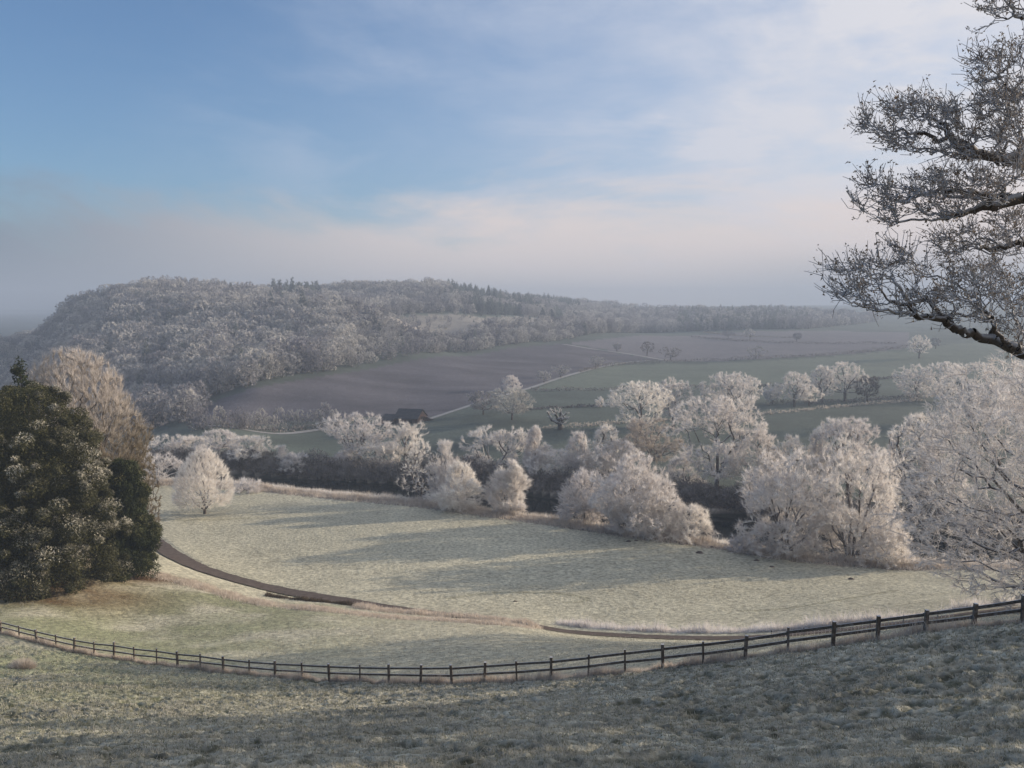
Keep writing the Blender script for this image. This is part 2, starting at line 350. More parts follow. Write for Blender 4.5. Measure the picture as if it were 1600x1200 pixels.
M = dict(
  frost=plain('frosted_twigs', (0.90, 0.875, 0.845), c2=(0.70, 0.655, 0.615), scale=0.45, trans=0.45, rnd=0.10),
  frost_warm=plain('frosted_brown_twigs', (0.66, 0.60, 0.54), c2=(0.40, 0.35, 0.30), scale=0.5, trans=0.35, rnd=0.1),
  hillfrost=plain('hill_tree_twigs', (0.52, 0.50, 0.49), c2=(0.22, 0.22, 0.23), scale=0.12, trans=0.15, rnd=0.4),
  hilldark=plain('hill_conifer', (0.17, 0.19, 0.18), c2=(0.24, 0.26, 0.25), scale=0.3, trans=0.15, rnd=0.3),
  bark=plain('dark_bark', (0.055, 0.042, 0.035), c2=(0.11, 0.09, 0.075), scale=2.5, bump=0.6, frost_up=0.55),
  darkshrub=plain('dark_undergrowth', (0.12, 0.105, 0.10), c2=(0.30, 0.28, 0.27), scale=0.4, trans=0.2, rnd=0.2),
  ever=plain('evergreen_leaf', (0.062, 0.062, 0.024), c2=(0.56, 0.53, 0.45), attr='frosting', trans=0.15),
  yew=plain('yew_leaf', (0.034, 0.044, 0.016), c2=(0.20, 0.18, 0.08), attr='frosting', trans=0.15),
  russet=plain('russet_twigs', (0.19, 0.15, 0.08), c2=(0.66, 0.61, 0.57), attr='frosting', trans=0.35),
  bleach=plain('bleached_grass', (0.76, 0.69, 0.61), c2=(0.50, 0.43, 0.36), scale=1.2, trans=0.35),
  blade=plain('frosted_grass_blade', (0.14, 0.15, 0.07), c2=(0.60, 0.57, 0.51), attr='frosting', trans=0.3),
  wood=plain('weathered_fence_wood', (0.085, 0.065, 0.048), c2=(0.14, 0.115, 0.09), scale=6, bump=0.5, frost_up=0.85),
  gravel=plain('track_mud', (0.07, 0.052, 0.042), c2=(0.12, 0.095, 0.08), scale=1.5, bump=0.5),
  slate=plain('barn_roof', (0.035, 0.037, 0.042), c2=(0.06, 0.06, 0.065), scale=0.8),
  brick=plain('barn_wall', (0.10, 0.06, 0.05), c2=(0.075, 0.055, 0.05), scale=1.5),
  dark=plain('barn_opening', (0.012, 0.012, 0.014)), frostline=plain('frosted_verge', (0.34, 0.34, 0.34), c2=(0.22, 0.22, 0.21), scale=1.0),
  oakleaf=plain('dead_oak_leaf', (0.16, 0.105, 0.06), c2=(0.40, 0.37, 0.34), scale=14, trans=0.2),
  deadstem=plain('dead_stem', (0.07, 0.05, 0.035), c2=(0.14, 0.11, 0.08)), oaktwig=plain('frosted_oak_twig', (0.13, 0.11, 0.10), c2=(0.46, 0.46, 0.48), scale=9, trans=0.0, frost_up=0.6),
)
mw, T = newmat("river_water")
oc = T.n('ShaderNodeTexCoord').outputs['Object']
b = T.n('ShaderNodeBump', inp={'Strength': 0.12, 'Distance': 0.05, 'Height': T.noise(oc, 1.2, 3, 0.5)})
pb = T.n('ShaderNodeBsdfPrincipled', inp={'Base Color': (0.012, 0.016, 0.016, 1), 'Roughness': 0.06, 'Normal': b.outputs[0], 'IOR': 1.33}); out(T, pb.outputs[0])
# river
xs = np.linspace(-270, 280, 120); V = []
for x in xs:
    y0 = float(bank_y(x)); w = float(river_w(x)); V += [(x, y0 + 1.5, -42.7), (x, y0 + w - 1.5, -42.7)]
q = np.array([(2 * i, 2 * i + 2, 2 * i + 3, 2 * i + 1) for i in range(len(xs) - 1)])
tag(obj("river", mesh_np("river", V, q, mw)), kind='structure')
# ribbons draped on the ground
def ribbon(name, line, w, mat, lift=0.03, k=5, kind='structure', jag=0.0):
    L = np.asarray(line); t = np.gradient(L[:, :2], axis=0); t /= np.linalg.norm(t, axis=1)[:, None] + 1e-9; nn = np.c_[-t[:, 1], t[:, 0]]
    off = np.linspace(-.5, .5, k); P2 = L[:, None, :2] + nn[:, None] * off[None, :, None] * w
    if jag: P2 += nn[:, None] * (fbm(L[:, 0] * 0.8, L[:, 1] * 0.8, 3, 3)[:, None, None] - .5) * jag * np.sign(off)[None, :, None]
    z = ground_z(P2[..., 0], P2[..., 1]) + lift
    V = np.concatenate([P2, z[..., None]], -1).reshape(-1, 3); m_ = len(L)
    I = np.arange(m_ * k).reshape(m_, k); q = np.stack([I[:-1, :-1], I[1:, :-1], I[1:, 1:], I[:-1, 1:]], -1).reshape(-1, 4)
    o = obj(name, mesh_np(name, V, q, mat, True)); tag(o, kind=kind); return o
ribbon("track", resample(trk, 0.5), 3.5, M['gravel'], 0.0, 7, jag=0.5)
def gline(pp, dmin=230): return resample(np.array([hit(a, b, dmin=dmin)[:2] for a, b in pp]), 3.0)
farm = gline([(500,668),(560,664),(610,663),(655,660),(700,645),(760,626),(830,606),(870,592),(920,578),(965,567),(1020,563)])
ribbon("farm_lane", farm, 2.8, M['frostline'], 0.12)
ribbon("frosted_path", gline([(880,538),(920,545),(980,552),(1040,563)]), 4.0, M['frostline'], 0.15)
ribbon("field_margin", gline([(300,668),(400,676),(500,670),(560,664)]), 5.0, M['frostline'], 0.12)

# ------------------------------------------------------------------ plant builders
def tubes(P0, P1, R0, R1, k=5):
    d = P1 - P0; L = np.linalg.norm(d, axis=1)[:, None] + 1e-9; d = d / L
    ref = np.where(np.abs(d[:, 2:]) < 0.9, [[0, 0, 1.0]], [[1.0, 0, 0]]); u = np.cross(d, ref); u /= np.linalg.norm(u, axis=1)[:, None]; v = np.cross(d, u)
    a = np.linspace(0, 2 * math.pi, k, endpoint=False); ring = u[:, None] * np.cos(a)[None, :, None] + v[:, None] * np.sin(a)[None, :, None]
    V = np.concatenate([P0[:, None] + ring * R0[:, None, None], P1[:, None] + ring * R1[:, None, None]], 1)
    m_ = len(P0); base = np.arange(m_)[:, None] * 2 * k; j = np.arange(k); j2 = (j + 1) % k
    q = np.stack([base + j, base + j2, base + k + j2, base + k + j], -1).reshape(-1, 4)
    return V.reshape(-1, 3), q
def blades(B, D, L, Wd, g=rng):
    """thin triangles from B along D"""
    n_ = len(B); r = g.normal(size=(n_, 3)); s = np.cross(D, r); s /= np.linalg.norm(s, axis=1)[:, None] + 1e-9
    V = np.stack([B - s * Wd[:, None] / 2, B + s * Wd[:, None] / 2, B + D * L[:, None]], 1).reshape(-1, 3)
    return V, np.arange(n_ * 3).reshape(-1, 3)
def norm(v): return v / (np.linalg.norm(v, axis=1)[:, None] + 1e-9)
def grow(tips, seeds, bf=0.35, sk=None, tg=None, ng=None):
    """join all tip points to the seed nodes, nearest and shortest way first (a bent, tapering branch structure)"""
    N0 = [np.array(p, float) for p, _ in seeds]; par = [q for _, q in seeds]; pl = []
    for i, p in enumerate(N0): pl.append(0 if par[i] < 0 else pl[par[i]] + np.linalg.norm(p - N0[par[i]]))
    nodes = list(N0); n_ = len(tips); best = np.full(n_, 1e18); bp = np.zeros(n_, int); used = np.zeros(n_, bool)
    def upd(i):
        d = np.linalg.norm(tips - nodes[i], axis=1)
        dz = tips[:, 2] - nodes[i][2]
        c = d + bf * pl[i] + 0.35 * np.maximum(0, -dz)
        m = (c < best) & ~used
        if tg is not None: m &= tg == ng[i]
        best[m] = c[m]; bp[m] = i
    for i in range(len(nodes)):
        if sk is None or i >= sk: upd(i)
    for _ in range(n_):
        c = np.where(used, 1e18, best); j = int(c.argmin()); used[j] = True
        p = bp[j]; nodes.append(tips[j]); par.append(int(p)); ng is not None and ng.append(tg[j]); pl.append(pl[p] + np.linalg.norm(tips[j] - nodes[p])); upd(len(nodes) - 1)
    return np.array(nodes), np.array(par)
def plant(seeds, tips, rt, mats, g, bf=0.35, ex=0.45, rmin=0.012, rcut=0.05, tw=10, tl=0.6, tww=0.05, out_=0.6, up=0.3, spread=0.7, cmax=5, sk=None, droop=0.0, wig=0.0, rs=1.0, kt=6):
    nodes, par = grow(tips, seeds, bf, sk)
    if wig: nodes[len(seeds):] += g.normal(size=(len(nodes) - len(seeds), 3)) * wig
    n_ = len(nodes); cnt = np.ones(n_)
    for i in range(n_ - 1, -1, -1):
        if par[i] >= 0: cnt[par[i]] += cnt[i]
    R = np.maximum(rmin, rt * (cnt / cnt[0]) ** ex)
    e = np.where(par >= 0)[0]; p = par[e]; P0, P1 = nodes[p], nodes[e]
    r0 = np.where(cnt[e] > 0.55 * cnt[p], R[p], np.minimum(R[p], R[e] * 1.25)); r1 = R[e]
    bigm = r1 > min(rcut, 0.3 * rt)
    TV, TQ = tubes(P0[bigm], P1[bigm], r0[bigm], r1[bigm], kt)
    # sleeve joints so that bends stay closed
    CV, CQ = tubes(P0[~bigm], P1[~bigm], r0[~bigm] * rs, r1[~bigm] * rs, 3)
    sm = cnt[e] <= cmax; ed = norm(P1[sm] - P0[sm]); B0, B1 = P0[sm], P1[sm]; k = tw
    m_ = len(B0); rep = np.repeat(np.arange(m_), k); t = g.random(len(rep))[:, None]
    B = B0[rep] * (1 - t) + B1[rep] * t
    cen = nodes[len(seeds):].mean(0) * [1, 1, 0.7]
    od = norm(B - cen)
    D = norm(ed[rep] * 0.5 + od * out_ + np.array([0, 0, up]) - np.array([0, 0, droop]) + g.normal(size=(len(rep), 3)) * spread)
    LL = tl * (0.5 + g.random(len(rep))); WW = tww * (0.6 + 0.8 * g.random(len(rep)))
    V2, T2 = blades(B, D, LL, WW, g)
    return (TV, TQ), (CV, CQ, V2, T2), nodes
def to_meshes(name, res, mt, mc):
    (TV, TQ), (CV, CQ, V2, T2), _ = res
    a = mesh_np(name + "_trunk", TV, TQ, mt, True)
    b_ = mesh_np(name + "_crown", np.concatenate([CV, V2]), [CQ, T2 + len(CV)], mc)
    return a, b_
def env(n_, prof, g, lump=0.25, bias=0.4, h0=0.0, h1=1.0, seed=0, lf=3.0, gap=0.0):
    """points filling a lumpy body of revolution; prof(h) -> radius"""
    h = h0 + (h1 - h0) * g.random(n_ * 4); R = prof(h); keep = g.random(n_ * 4) < (R / R.max()) ** 1.3; h, R = h[keep][:n_], R[keep][:n_]
    a = g.random(len(h)) * 2 * math.pi
    lm = 1 + lump * 2 * (vnoise(np.cos(a) * lf * .5 + 5 + h * 1.7, np.sin(a) * lf * .5 + 9 + h * lf, seed) - 0.5) + 0.3 * lump * (vnoise(np.cos(a) * lf * 2 + 5, h * lf * 3 + 2 * np.sin(a), seed + 3) - .5)
    r = R * lm * g.random(len(h)) ** bias
    o = np.stack([np.cos(a) * r, np.sin(a) * r, h], 1)
    if gap:                                                   # clumps of twigs with open air between them
        c_ = max(R.max() * .34, .2); q = [o[:, 0] / c_ + 31, o[:, 1] / c_ + 17, h * 7]
        v = (vnoise(q[0] + .6 * q[2], q[1] - .5 * q[2], seed + 7) + vnoise(q[0] - .7 * q[2], q[2] + q[1] * .3, seed + 9) + vnoise(q[1] + .5 * q[0], q[2] * 1.1, seed + 13)) / 3
        o = o[v > gap]
        pk = 1 + .13 * (vnoise(o[:, 0] / c_ * 2.2 + 3, o[:, 2] * 14, seed + 21) - .4); o[:, :2] *= pk[:, None]
    return o
def stem(pts_): return pts_
def seeds_poly(polys):
    S = []
    for pl_ in polys:
        first = True
        for i, p in enumerate(pl_):
            if not S: S.append((p, -1)); prev = 0; first = False; continue
            if first:                                        # attach to trunk base
                S.append((p, 0)); prev = len(S) - 1; first = False; continue
            S.append((p, prev)); prev = len(S) - 1
    return S
def oak(H, W, seed, n_=700, hb=0.22, tw=12, tl=0.6, tww=0.05, mat=None, flat=0.6, rt=None, lump=0.3, **kw):
    g = np.random.default_rng(seed); R = W / 2
    prof = lambda h: R * np.sqrt(np.clip(1 - (np.abs((h - (hb + 0.42 * (1 - hb)) ) / np.where(h > hb + 0.42 * (1 - hb), 0.58 * (1 - hb), 0.46 * (1 - hb)))) ** 2.3, 0, 1)) + 0.02 * R
    tips = env(int(n_ * 1.5), lambda h: prof(h), g, lump + .12, 0.38, hb, 0.97, seed, gap=.45); tips[:, 2] *= H
    lean = g.normal(size=2) * 0.02 * H
    S = seeds_poly([[(0, 0, -0.3), (0, 0, hb * .4 * H), (lean[0] * .5, lean[1] * .5, hb * H), (lean[0], lean[1], 0.36 * H)]])
    res = plant(S, tips, rt or 0.035 * H, None, g, tw=tw, tl=tl, tww=tww, sk=2, **kw)
    return to_meshes('oak', res, M['bark'], mat or M['frost'])
def alder(H, W, seed, n_=600, tw=12, tl=0.6, tww=0.05, mat=None, stems=1, low=0.06, **kw):
    g = np.random.default_rng(seed); R = W / 2
    prof = lambda h: R * (0.16 + 1.0 * np.clip(1 - h, 0, 1) ** 0.62) * (0.45 + 0.55 * sst(h, 0.0, 0.28))
    tips = env(int(n_ * 1.4), prof, g, 0.55, 0.45, low, 0.98, seed, 4.5, gap=.44); tips[:, 2] *= H
    polys = []
    for s in range(stems):
        o = (0, 0) if stems == 1 else (g.normal() * W * .09, g.normal() * W * .09)
        polys.append([(o[0] * .4, o[1] * .4, -0.3), (o[0], o[1], .25 * H), (o[0] * 1.2, o[1] * 1.1, .5 * H), (o[0], o[1], .75 * H), (o[0] * .7, o[1], (0.96 - .1 * s) * H)])
    res = plant(seeds_poly(polys), tips, 0.022 * H, None, g, bf=0.9, tw=tw, tl=tl, tww=tww, up=0.0, sk=1, **{'rcut': .045, **kw})
    return to_meshes('alder', res, M['bark'], mat or M['frost'])
def willow(H, W, seed, n_=1000, tw=12, tl=0.8, tww=0.05, mat=None, stems=7, D=None, **kw):
    g = np.random.default_rng(seed); R = W / 2
    prof = lambda h: R * (0.72 + 0.40 * np.sin(np.clip(h, 0, 1) * math.pi * 0.62)) * np.sqrt(np.clip(1.02 - h ** 3.2, 0, 1))
    tips = env(int(n_ * 1.5), prof, g, 0.45, 0.45, 0.05, 1.0, seed, 4.5, gap=.45); tips[:, 2] *= H * (0.76 + 0.38 * vnoise(tips[:, 0] / 1.7 + 50, tips[:, 1] / 1.7 + 50, seed))
    polys = []
    for s in range(stems):
        a = 2 * math.pi * s / stems + g.normal() * .3; k = 0.35 + 0.5 * g.random()
        polys.append([(0, 0, -.3)] if not polys else [(math.cos(a) * .4, math.sin(a) * .4, -.2)])
        for t in (0.18, 0.38, 0.58): polys[-1].append((math.cos(a) * R * k * t * 1.5 + g.normal() * .25, math.sin(a) * R * k * t * 1.5 + g.normal() * .25, H * t))
    res = plant(seeds_poly(polys), tips, 0.028 * H, None, g, bf=0.5, tw=tw, tl=tl, tww=tww, up=0.55, out_=0.35, spread=0.5, sk=1, **{'rcut': .05, **kw})
    return to_meshes('willow', res, M['bark'], mat or M['frost'])
def bush(H, W, seed, n_=260, tw=16, tl=0.6, tww=0.05, mat=None, up=0.35, **kw):
    g = np.random.default_rng(seed); R = W / 2
    prof = lambda h: R * np.sqrt(np.clip(1 - (h * 0.98) ** 2.4, 0, 1))
    tips = env(int(n_ * 1.4), prof, g, 0.45, 0.42, 0.03, 1.0, seed, 4, gap=.44); tips[:, 2] *= H
    S = [((0, 0, -.2), -1), ((0, 0, .12 * H), 0), ((R * .3, 0, .2 * H), 1), ((-R * .3, R * .1, .2 * H), 1), ((0, -R * .3, .2 * H), 1)]
    res = plant(S, tips, 0.03 * H + 0.04, None, g, bf=0.4, tw=tw, tl=tl, tww=tww, up=up, **{'rcut': .05, **kw})
    return to_meshes('bush', res, M['bark'], mat or M['frost'])
def put(ms, name, loc, label, cat, group=None, sc=(1, 1, 1), rz=0.0, parts=True):
    r = empty(name, loc, rz, sc); tag(r, label, cat, group)
    obj('trunk', ms[0], r); obj('crown', ms[1], r); return r
def rz(): return float(rng.random() * 6.28)
def ground_at(px, py, d=None, dmin=9):
    """point of the terrain under a picture row, or at the given distance along that picture column"""
    if d is None: return hit(px, py, dmin=dmin)
    x = ray(px, py)[0] * d; return (x, d, gz(x, d))
def top_h(px, topy, p): return max(1.0, ray(px, topy)[1] * p[1] - p[2])

# ------------------------------------------------------------------ trees of the river, the fields and the meadow
SD = [100]
def tree(kind, px, py, topy, wpx, name, label, cat='tree', group=None, d=None, dmin=9, mat=None, **kw):
    SD[0] += 1
    p = ground_at(px, py, d, dmin); H = top_h(px, topy, p) * 1.03; Wm = wpx * p[1] / F * 1.02
    f = {'oak': oak, 'alder': alder, 'willow': willow, 'bush': bush}[kind]
    px_m = p[1] / 887.0                                       # metres per rendered pixel
    kw.setdefault('tww', max(0.04, 0.33 * px_m)); kw.setdefault('tl', max(0.35, min(0.16 * Wm, 0.8)))
    kw.setdefault('rcut', 0.085 if p[1] < 260 else 0.13); kw.setdefault('tw', 25)
    ms = f(H, Wm, SD[0], mat=mat, **kw)
    return put(ms, name, p, label, cat, group)
G1, G2, G3 = 'trees on the near river bank', 'trees on the far river bank', 'trees in the fields across the river'
# lone tree: pointed egg of fine upright branches
p = ground_at(320, 803); H = top_h(320, 699, p); Wm = 92 * p[1] / F; g = np.random.default_rng(5)
prof = lambda h: Wm / 2 * np.clip(np.sin(np.clip((h - 0.02) / 0.98, 0, 1) ** 0.55 * math.pi), 0, 1) ** 0.62
tips = env(3000, prof, g, 0.14, 0.33, 0.16, 1.0, 9, gap=.40); tips[:, 2] *= H
S = seeds_poly([[(0, 0, -.3), (0, 0, .06 * H), (0, 0, .14 * H), (0.1, 0, .3 * H), (0, .1, .45 * H)]])
res = plant(S, tips, 0.30, None, g, bf=0.55, ex=0.42, tw=12, tl=0.9, tww=0.045, out_=0.6, up=0.5, spread=0.28, sk=1, rcut=0.075)
put(to_meshes('lone', res, M['bark'], M['frost']), 'frosted_tree', p, 'lone egg-shaped white frosted tree standing in the open meadow', 'tree')

tree('oak', 247, 760, 706, 58, 'frosted_tree', 'small white round tree just behind and left of the lone meadow tree', group=G1, n_=420, tw=12, lump=.5)
tree('oak', 262, 738, 682, 62, 'frosted_tree', 'grey frosted tree at the left end of the far bank trees', group=G2, d=238, n_=420)
tree('bush', 228, 745, 700, 40, 'frosted_bush', 'small pale bush between the big evergreen and the river trees', 'bush', d=215)
tree('oak', 300, 740, 684, 60, 'frosted_tree', 'grey frosted tree on the far bank directly behind the lone tree left side', group=G2, d=240, n_=420)
tree('oak', 345, 742, 673, 62, 'frosted_tree', 'frosted tree with flat feathery top behind the lone meadow tree', group=G2, d=232, n_=500, lump=.5)
tree('oak', 392, 745, 684, 70, 'frosted_tree', 'dome-topped frosted tree just right of the lone meadow tree', group=G2, d=226, n_=550, lump=.4)
tree('alder', 441, 746, 697, 26, 'frosted_tree', 'thin frosted sapling with knobbly top beside a round white shrub', group=G2, d=224, n_=220)
tree('bush', 463, 748, 708, 46, 'frosted_bush', 'round white shrub at the right end of the left bank trees', 'bush', d=222, n_=420)
tree('bush', 386, 768, 749, 48, 'frosted_bush', 'low white bush on the near bank right of the lone tree', 'bush', n_=160)
tree('oak', 562, 742, 646, 92, 'frosted_tree', 'tall open frosted tree on the far bank in front of the barn, left one', group=G2, d=232, n_=900, lump=.5, hb=.2)
tree('oak', 634, 746, 655, 56, 'frosted_tree', 'narrow frosted tree on the far bank below the barn', group=G2, d=228, n_=600, lump=.5)
tree('oak', 600, 748, 690, 70, 'frosted_tree', 'lower frosted tree filling the gap between the two trees below the barn', group=G2, d=224, n_=500)
tree('oak', 657, 778, 690, 55, 'frosted_tree', 'sparse dark-stemmed tree with scattered frost at the water edge', group=G1, n_=420, tw=7, rcut=.03, rt=.3, lump=.5)
tree('alder', 697, 792, 688, 66, 'frosted_tree', 'broad frosted alder on the near bank, back one of a leaning pair', group=G1, d=182, n_=800, low=.15)
tree('alder', 716, 797, 722, 72, 'frosted_tree', 'dense frosted alder with tiered branches on the near bank', group=G1, n_=900)
tree('alder', 796, 801, 720, 66, 'frosted_tree', 'neat cone-shaped white frosted tree on the near bank', group=G1, n_=1000, stems=2)
tree('oak', 780, 752, 668, 102, 'frosted_tree', 'wide frosted dome on the far bank behind the cone-shaped tree', group=G2, d=212, n_=900)
tree('alder', 836, 752, 667, 48, 'frosted_tree', 'knobbly frosted column tree right of the wide dome', group=G2, d=210, n_=600, low=.2)
tree('oak', 862, 755, 704, 80, 'frosted_tree', 'low spreading frosted tree between the column tree and the leaning tree', group=G2, d=206, n_=600)
tree('alder', 903, 757, 676, 50, 'frosted_tree', 'pointed leaning frosted tree with a bare dark stem', group=G2, d=204, n_=520, low=.25)
tree('oak', 945, 748, 664, 46, 'frosted_tree', 'small-headed frosted tree left of the brown domed tree', group=G2, d=212, n_=420, lump=.5)
tree('oak', 1012, 742, 652, 92, 'frosted_tree', 'brownish domed tree with less frost on the far bank', group=G2, d=214, n_=1000, mat=M['frost_warm'])
tree('oak', 968, 757, 690, 70, 'frosted_tree', 'pale frosted tree under the brown domed tree', group=G2, d=205, n_=520)
tree('alder', 913, 818, 736, 76, 'frosted_tree', 'feathery frosted alder left of the large near bank willow', group=G1, n_=850)
tree('willow', 992, 833, 720, 128, 'frosted_willow', 'large bushy white willow in the middle of the near bank', 'tree', group=G1, n_=2500, stems=8)
tree('bush', 1078, 840, 792, 78, 'frosted_bush', 'sloping white bush at the right foot of the middle willow', 'bush', n_=520)
tree('bush', 1022, 838, 790, 60, 'frosted_bush', 'rounded white bush under the middle willow', 'bush', n_=420)
tree('oak', 1120, 768, 622, 136, 'frosted_tree', 'tallest frosted tree with several dark trunks on the far bank', group=G2, d=196, n_=1700, hb=.14, lump=.45, rt=.5)
tree('oak', 1180, 765, 672, 78, 'frosted_tree', 'frosted side tree leaning right from the tallest tree', group=G2, d=197, n_=620, lump=.5)
tree('oak', 1237, 762, 682, 42, 'frosted_tree', 'small frosted tree above the left end of the right willows', group=G2, d=192, n_=380, lump=.5)
tree('alder', 1275, 760, 668, 44, 'frosted_tree', 'thin frosted tree with dark stem left of the broad far bank dome', group=G2, d=192, n_=420, low=.25)
tree('oak', 1326, 765, 655, 108, 'frosted_tree', 'broad frosted dome with several stems behind the right willows', group=G2, d=190, n_=1100, hb=.25)
tree('oak', 1425, 790, 646, 96, 'frosted_tree', 'frosted tree with upright tip beside the huge right-hand tree', group=G2, d=172, n_=1100, hb=.15, lump=.5)
tree('oak', 1470, 800, 690, 90, 'frosted_tree', 'grey frosted tree half hidden behind the huge right-hand tree', group=G2, d=168, n_=700)
tree('willow', 1226, 866, 716, 140, 'frosted_willow', 'left one of the two big white willows on the right of the near bank', 'tree', group=G1, n_=2700, stems=8)
tree('willow', 1330, 872, 700, 158, 'frosted_willow', 'right one of the two big white willows on the right of the near bank', 'tree', group=G1, n_=3000, stems=9)
tree('bush', 1388, 884, 834, 80, 'frosted_bush', 'pale lilac bush at the right foot of the big white willows', 'bush', n_=520)
tree('bush', 1160, 862, 838, 44, 'frosted_bush', 'small pale bush at the left foot of the big white willows', 'bush', n_=200)
for px, w, ty, d_, lab in [(505, 46, 716, 224, 'low pale bush on the far bank right of the dark gap'), (536, 40, 708, 228, 'pale bush left of the tall open tree in front of the barn'),
        (742, 52, 706, 216, 'pale bush between the leaning pair and the cone-shaped tree'), (935, 60, 712, 203, 'pale bush between the leaning tree and the brown dome'),
        (1062, 58, 716, 202, 'pale bush at the left foot of the tallest far bank tree'), (1205, 60, 716, 196, 'pale bush right of the tallest far bank tree'), (1386, 60, 706, 186, 'pale bush under the broad far bank dome')]:
    tree('bush', px, 760, ty, w, 'frosted_bush', lab, 'bush', group='bushes on the far river bank', d=d_, n_=420)
# fields
fk = dict(group=G3, dmin=230)
tree('oak', 1000, 682, 597, 90, 'frosted_tree', 'large round frosted hedgerow tree with short dark trunk', n_=900, **fk)
tree('oak', 1052, 668, 590, 52, 'frosted_tree', 'fainter frosted tree close right of the round hedgerow tree', n_=500, **fk)
tree('oak', 1141, 668, 582, 86, 'frosted_tree', 'frosted domed tree rising behind the tallest riverside tree', n_=900, **fk)
tree('oak', 1171, 628, 590, 34, 'frosted_tree', 'small pale tree peeping out right of the domed hedgerow tree', n_=260, **fk)
tree('oak', 800, 656, 607, 66, 'frosted_tree', 'dark grey round tree in the green field right of the barn', n_=560, mat=M['hillfrost'], **fk)
tree('oak', 755, 648, 612, 46, 'frosted_tree', 'lower grey tree left of the dark round field tree', n_=380, mat=M['hillfrost'], **fk)
tree('bush', 798, 610, 587, 32, 'frosted_bush', 'grey bush by the lane above the dark round field tree', 'bush', dmin=230)
tree('oak', 875, 671, 636, 34, 'stunted_tree', 'stunted knobbly tree with a thick dark trunk in the field', n_=90, tw=10, rt=.9, rcut=.15, tl=.7, **fk)
tree('bush', 937, 636, 621, 15, 'frosted_bush', 'tiny pale bush in the field left of the round hedgerow tree', 'bush', dmin=230, n_=70)
for px, py, ty, w, lab in [(850,598,580,26,'small grey tree lowest of four beside the farm lane'), (876,590,570,26,'small grey tree second of four beside the farm lane'),
        (931,576,557,22,'small grey tree highest of four beside the farm lane'), (1048,563,543,34,'dark wide low tree on the hedge below the upper ploughed field'),
        (1181,561,540,30,'pale round tree on the hedge below the upper ploughed field'), (1011,556,534,22,'faint upright tree left of the dark low hedge tree'),
        (964,549,536,12,'tiny tree in the ploughed field near the frosted path'), (1138,528,516,16,'tiny faint tree left of centre in the highest field'),
        (1172,530,514,18,'faint round tree in the middle of the highest field'), (1245,533,520,14,'tiny faint tree right of centre in the highest field')]:
    tree('oak', px, py, ty, w, 'hedgerow_tree', lab, n_=170, tw=12, mat=M['darkshrub'] if 'dark' in lab else M['hillfrost'], group='small trees dotted over the far fields', dmin=300)
for px, py, ty, w, lab, mt in [(1207,632,600,28,'small faint tree at the left end of the far hedgerow group',None), (1241,636,582,50,'slender tree in the far hedgerow group with bush beside it',None),
        (1264,634,602,34,'short pale tree in the far hedgerow group',None), (1284,630,572,38,'upright pale tree in the middle of the far hedgerow group',None),
        (1320,627,565,62,'widest pale tree in the far hedgerow group',None), (1355,628,588,36,'dark round bush at the right end of the far hedgerow group','darkshrub')]:
    tree('oak', px, py, ty, w, 'hedgerow_tree', lab, n_=380, mat=M[mt] if mt else M['frost'], group='far hedgerow trees right of centre', dmin=300)
tree('oak', 1432, 625, 570, 58, 'frosted_tree', 'leftmost rounded tree of the white clump at the right edge fields', n_=600, hb=.08, **fk)
tree('oak', 1474, 628, 566, 66, 'frosted_tree', 'second rounded tree of the white clump at the right edge fields', n_=650, hb=.08, **fk)
tree('oak', 1522, 668, 568, 100, 'frosted_tree', 'big layered white tree above the huge right-hand tree', n_=1100, hb=.1, **fk)
tree('oak', 1590, 660, 571, 80, 'frosted_tree', 'white rounded tree at the right edge of the picture under the oak limb', n_=800, hb=.1, **fk)
tree('oak', 1436, 560, 524, 36, 'frosted_tree', 'faint pale tree far off beneath the lowest oak branch', n_=260, group=G3, dmin=400)
tree('oak', 1462, 545, 528, 14, 'hedgerow_tree', 'tiny faint tree right of the pale tree beneath the oak branch', n_=90, mat=M['hillfrost'], group='small trees dotted over the far fields', dmin=400)

# huge spreading tree on the right
x0, y0 = 53.0, 80.0; z0 = gz(x0, y0); g = np.random.default_rng(77); H = 24.5; R = 17.5
tips = env(9000, lambda h: R * np.sqrt(np.clip(1.02 - np.abs((h - .42) / np.where(h < .42, .46, .6)) ** 2.4, 0, 1)), g, 0.30, 0.45, 0.03, 0.99, 3, 5, gap=.40); tips[:, 2] *= H
S = seeds_poly([[(0, 0, -.3), (0, 0, 1.5), (-.3, 0, 3.0), (-.8, .3, 6), (-1.2, .3, 10)], [(0, 0, 2.5), (-3, -.5, 3.8), (-6.5, -1.5, 4.8), (-9.5, -2, 6)], [(0, 0, 3), (-2, 1, 6.5), (-5.5, 1.5, 9), (-8.5, 1, 12)], [(0, 0, 2.8), (-1.5, -3, 5), (-4, -6, 7.5)], [(0.3, 0, 3), (3, 1, 7), (6, 2, 10)]])
res = plant(S, tips, 0.62, None, g, bf=0.35, ex=0.40, tw=20, tl=0.7, tww=0.04, out_=0.5, up=-0.05, spread=0.55, sk=1, rcut=0.07)
put(to_meshes('huge', res, M['bark'], M['frost']), 'frosted_tree', (x0, y0, z0), 'huge spreading frosted tree with arching dark limbs at the right edge', 'tree')
# its neighbours up the slope, out of the picture on the right, throw the shade over the near slope
for x, y, tz, W_, lab in [(46, 25, 8, 11, 'first'), (47, 35, 7.5, 13, 'second'), (51, 47, 4.5, 14, 'third'), (56, 62, -4, 12, 'fourth')]:
    z = gz(x, y); SD[0] += 1
    put(oak(tz - z, W_, SD[0], n_=1200, tw=18, tl=.9, tww=.15, hb=.04), 'frosted_tree', (x, y, z), f'{lab} of four trees up the slope beyond the right edge, known by their shadow', 'tree', 'trees that shade the near slope')

